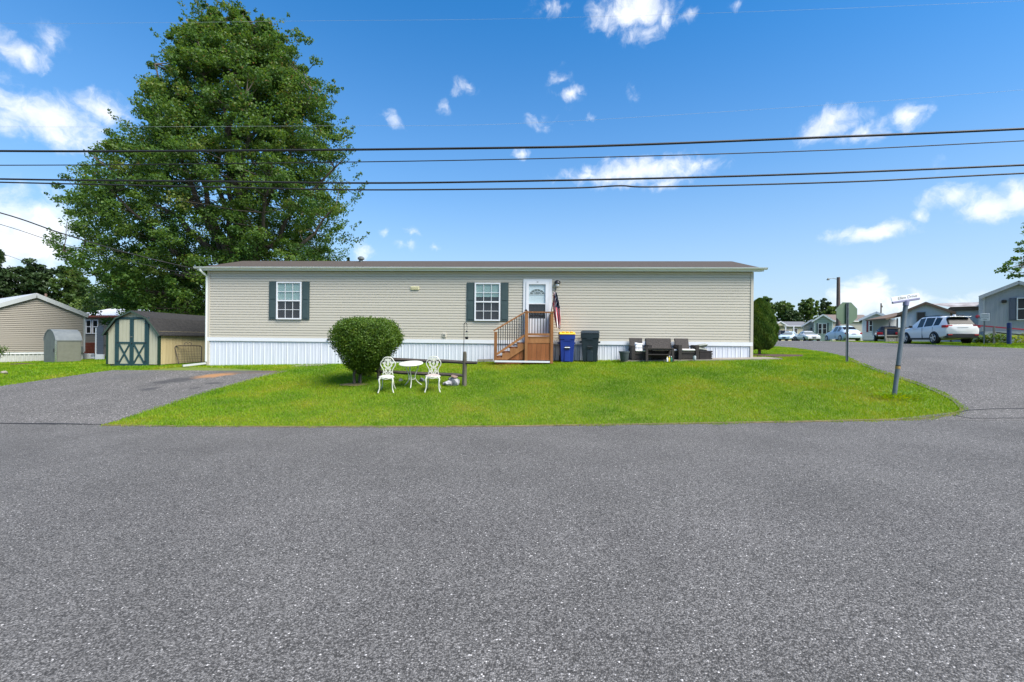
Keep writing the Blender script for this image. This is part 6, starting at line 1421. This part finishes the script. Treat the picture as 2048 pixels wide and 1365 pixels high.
# foliage plants before the grey home
for i, (px, h) in enumerate(((1960, .4), (1972, .55), (1984, .6), (1996, .65), (2006, .55), (2034, .5), (2046, .55))):
    Yh = 27.2-.4*(i % 3); X = ray(px, 688)[0]*Yh; z0 = gf(X, Yh)
    labs = ['low hosta plant at the corner of the grey home behind the white car', 'hosta plant just right of the notice sign post', 'hosta plant, second to the right of the notice sign', 'tallest hosta plant midway to the blue post', 'hosta plant just left of the blue post', 'dry leafy plant just right of the blue post', 'leafy plant at the very right edge']
    t = thing('hosta_plant', labs[i], 'plant', (X, Yh, z0), 0, 'plants along the grey home')
    n = 130; a = rng.uniform(0, 2*PI, n); r = np.sqrt(rng.random(n))*.42; C = np.stack([np.cos(a)*r, np.sin(a)*r, .05+rng.random(n)*h*(1-.5*r)], 1)
    D = np.stack([np.cos(a), np.sin(a), rng.uniform(-.3, .7, n)], 1); U = np.tile([0, 0, 1.], (n, 1))+unit(n)*.4
    leaf_mesh('leaves', C, D, U, rng.uniform(.14, .24, n), rng.uniform(.07, .12, n), np.clip(rng.normal(.55 if i != 5 else .9, .25, n), 0, 1), M['grass'] if i == 5 else M['maple'], t)
# shrub twig at the left edge
X, Y, z0 = G(-6, 735)
t = thing('garden_plant', 'sprig of a dark leafy plant entering at the left edge', 'plant', (X, Y, z0)); n = 260
q = W(2, 703, Y); C = rng.normal(size=(n, 3))*[.14, .12, .10]+np.array([q.x-X-.05, 0, q.z-z0]); leaf_mesh('leaves', C, unit(n), np.tile([0, 0, 1.], (n, 1))+unit(n)*.6, rng.uniform(.05, .08, n), .04, np.clip(rng.normal(.3, .15, n), 0, 1), M['bush'], t)
mb = MB()
for k in range(5): limb(mb, (-.1, 0, 0), tuple(C[k]), .012, .004, 0, 4, k, 4)
mb.build('stem', M['twig'], t)
X, Y, z0 = G(10, 748); o = MB().blob((0, 0, .04), (.12, .1, .06), 12).build('rock', M['concrete'], smooth=25); o.location = (X, Y, z0); tag(o, 'single pale tan rock on the grass at the left edge', 'rock')
X, Y, z0 = G(52, 730); tag(MB().blob((X, Y, z0), (.75, .3, .07), 5).build('dead_leaf_pile', M['mulch'], smooth=60), 'low heap of dead brown leaves before the tan home skirting', 'leaf heap')
# utility pole with lamp arm
Y = 52; X = ray(1676, 680)[0]*Y; z0 = gf(X, Y); zt = zat(1676, 555, Y, z0)
t = thing('utility_pole', 'tall brown utility pole with street lamp arm behind the stop sign', 'pole', (X, Y, z0))
MB().tube([(0, 0, -.3), (0, 0, zt*.5), (-.02, 0, zt)], [.22, .20, .165], 10).build('shaft', M['wood_pole'], t, smooth=40)
MB().tube([(-.1, 0, zt-.25), (-.6, 0, zt-.12), (-1.15, 0, zt-.16)], .03, 6).build('lamp_arm', M['galv'], t)
MB().lathe([(.05, .08), (.08, 0), (.17, -.10), (.12, -.16)], (-1.2, 0, zt-.18), 12).build('lamp_head', M['galv'], t, smooth=40)
Y = 60; X = ray(1761.5, 680)[0]*Y; z0 = gf(X, Y); zt = zat(1761.5, 607, Y, z0)
t = thing('roof_pole', 'thin dark mast standing behind the home with maroon shutter', 'pole', (X, Y, z0)); MB().tube([(0, 0, -.3), (0, 0, zt)], .075, 8).build('shaft', M['wood_pole'], t); MB().lathe([(.03, 0), (.09, -.05), (.07, -.25)], (.12, 0, zt-.3), 8).build('insulator', M['galv'], t)

# ------------------------------------------------------------------ overhead cables
def cable(label, pts, tdep, r, m_='wire', group='overhead cables along the road', depths=None, name='power_line'):
    P = []
    for i, (px, py) in enumerate(pts):
        if depths: P.append(W(px, py, depths[i]))
        else:
            X, Z = ray(px, py); Y = tdep/(CT+X*ST); P.append(Vector((X*Y, Y, CZ+Z*Y)))
    # smooth through the points
    out = []
    for i in range(len(P)-1):
        p0, p1, p2, p3 = P[max(0, i-1)], P[i], P[i+1], P[min(len(P)-1, i+2)]
        for k in range(8):
            f = k/8; out.append(.5*((2*p1)+(p2-p0)*f+(2*p0-5*p1+4*p2-p3)*f*f+(3*p1-p0-3*p2+p3)*f**3))
    out.append(P[-1]); o = MB().tube(out, r, 6).build(name, M[m_], smooth=60); c = sum(out, Vector())/len(out)
    me = o.data; me.transform(Matrix.Translation(-c)); o.location = c
    return tag(o, label, 'cable', group)
cable('thickest black overhead cable, topmost of the four long ones', [(-900, 294), (0, 302.5), (500, 301.5), (1024, 296), (1240, 291), (1600, 277), (2048, 258), (2900, 214)], 10, .024)
cable('thin dark overhead cable just under the thickest one', [(-900, 330), (0, 331), (500, 327), (1024, 319), (1600, 303), (2048, 282), (2900, 236)], 10.4, .011)
cable('black overhead cable, third of the four long ones from the top', [(-900, 340), (0, 358.5), (400, 363), (728, 366.5), (1024, 363), (1500, 352), (2048, 330.5), (2900, 288)], 9.4, .019)
cable('lowest black overhead cable of the four, slightly wavy', [(-900, 344), (0, 365), (400, 374), (700, 380), (1000, 378.5), (1160, 376), (1240, 372), (1320, 374), (1700, 364), (2048, 347), (2900, 308)], 9.2, .015)
cable('faint hairline cable high across the top of the big maple', [(-900, 40), (0, 47), (300, 46), (640, 42), (1024, 38), (1500, 24), (2048, 2), (2500, -20)], 16, .0025, 'wire_grey', 'faint cables')
cable('faint thin cable crossing the maple above the thick black cable', [(-900, 250), (0, 254), (300, 254), (650, 252), (1024, 248), (1600, 214), (2048, 180), (2500, 140)], 15, .0028, 'wire_grey', 'faint cables')
hc = HO+HY*3.6+HX*.1; 
cable('thick twisted service cable dropping from the left to the house roof', [(-300, 352), (0, 426), (120, 466), (240, 502), (335, 526), (402, 541)], 0, .02, 'wire', 'service drop cables', [11.5, 14, 15.5, 17, 18.2, 19.2])
cable('thin service cable sloping below the thick twisted one', [(-300, 366), (0, 449), (110, 484), (240, 518), (340, 541), (404, 552)], 0, .009, 'wire', 'service drop cables', [11.5, 14, 15.5, 17, 18.2, 19.2])
cable('lowest thin cable at far left, above the background trees', [(-300, 430), (0, 507), (60, 530), (115, 552), (165, 572)], 0, .009, 'wire', 'service drop cables', [18, 24, 26, 28, 30])
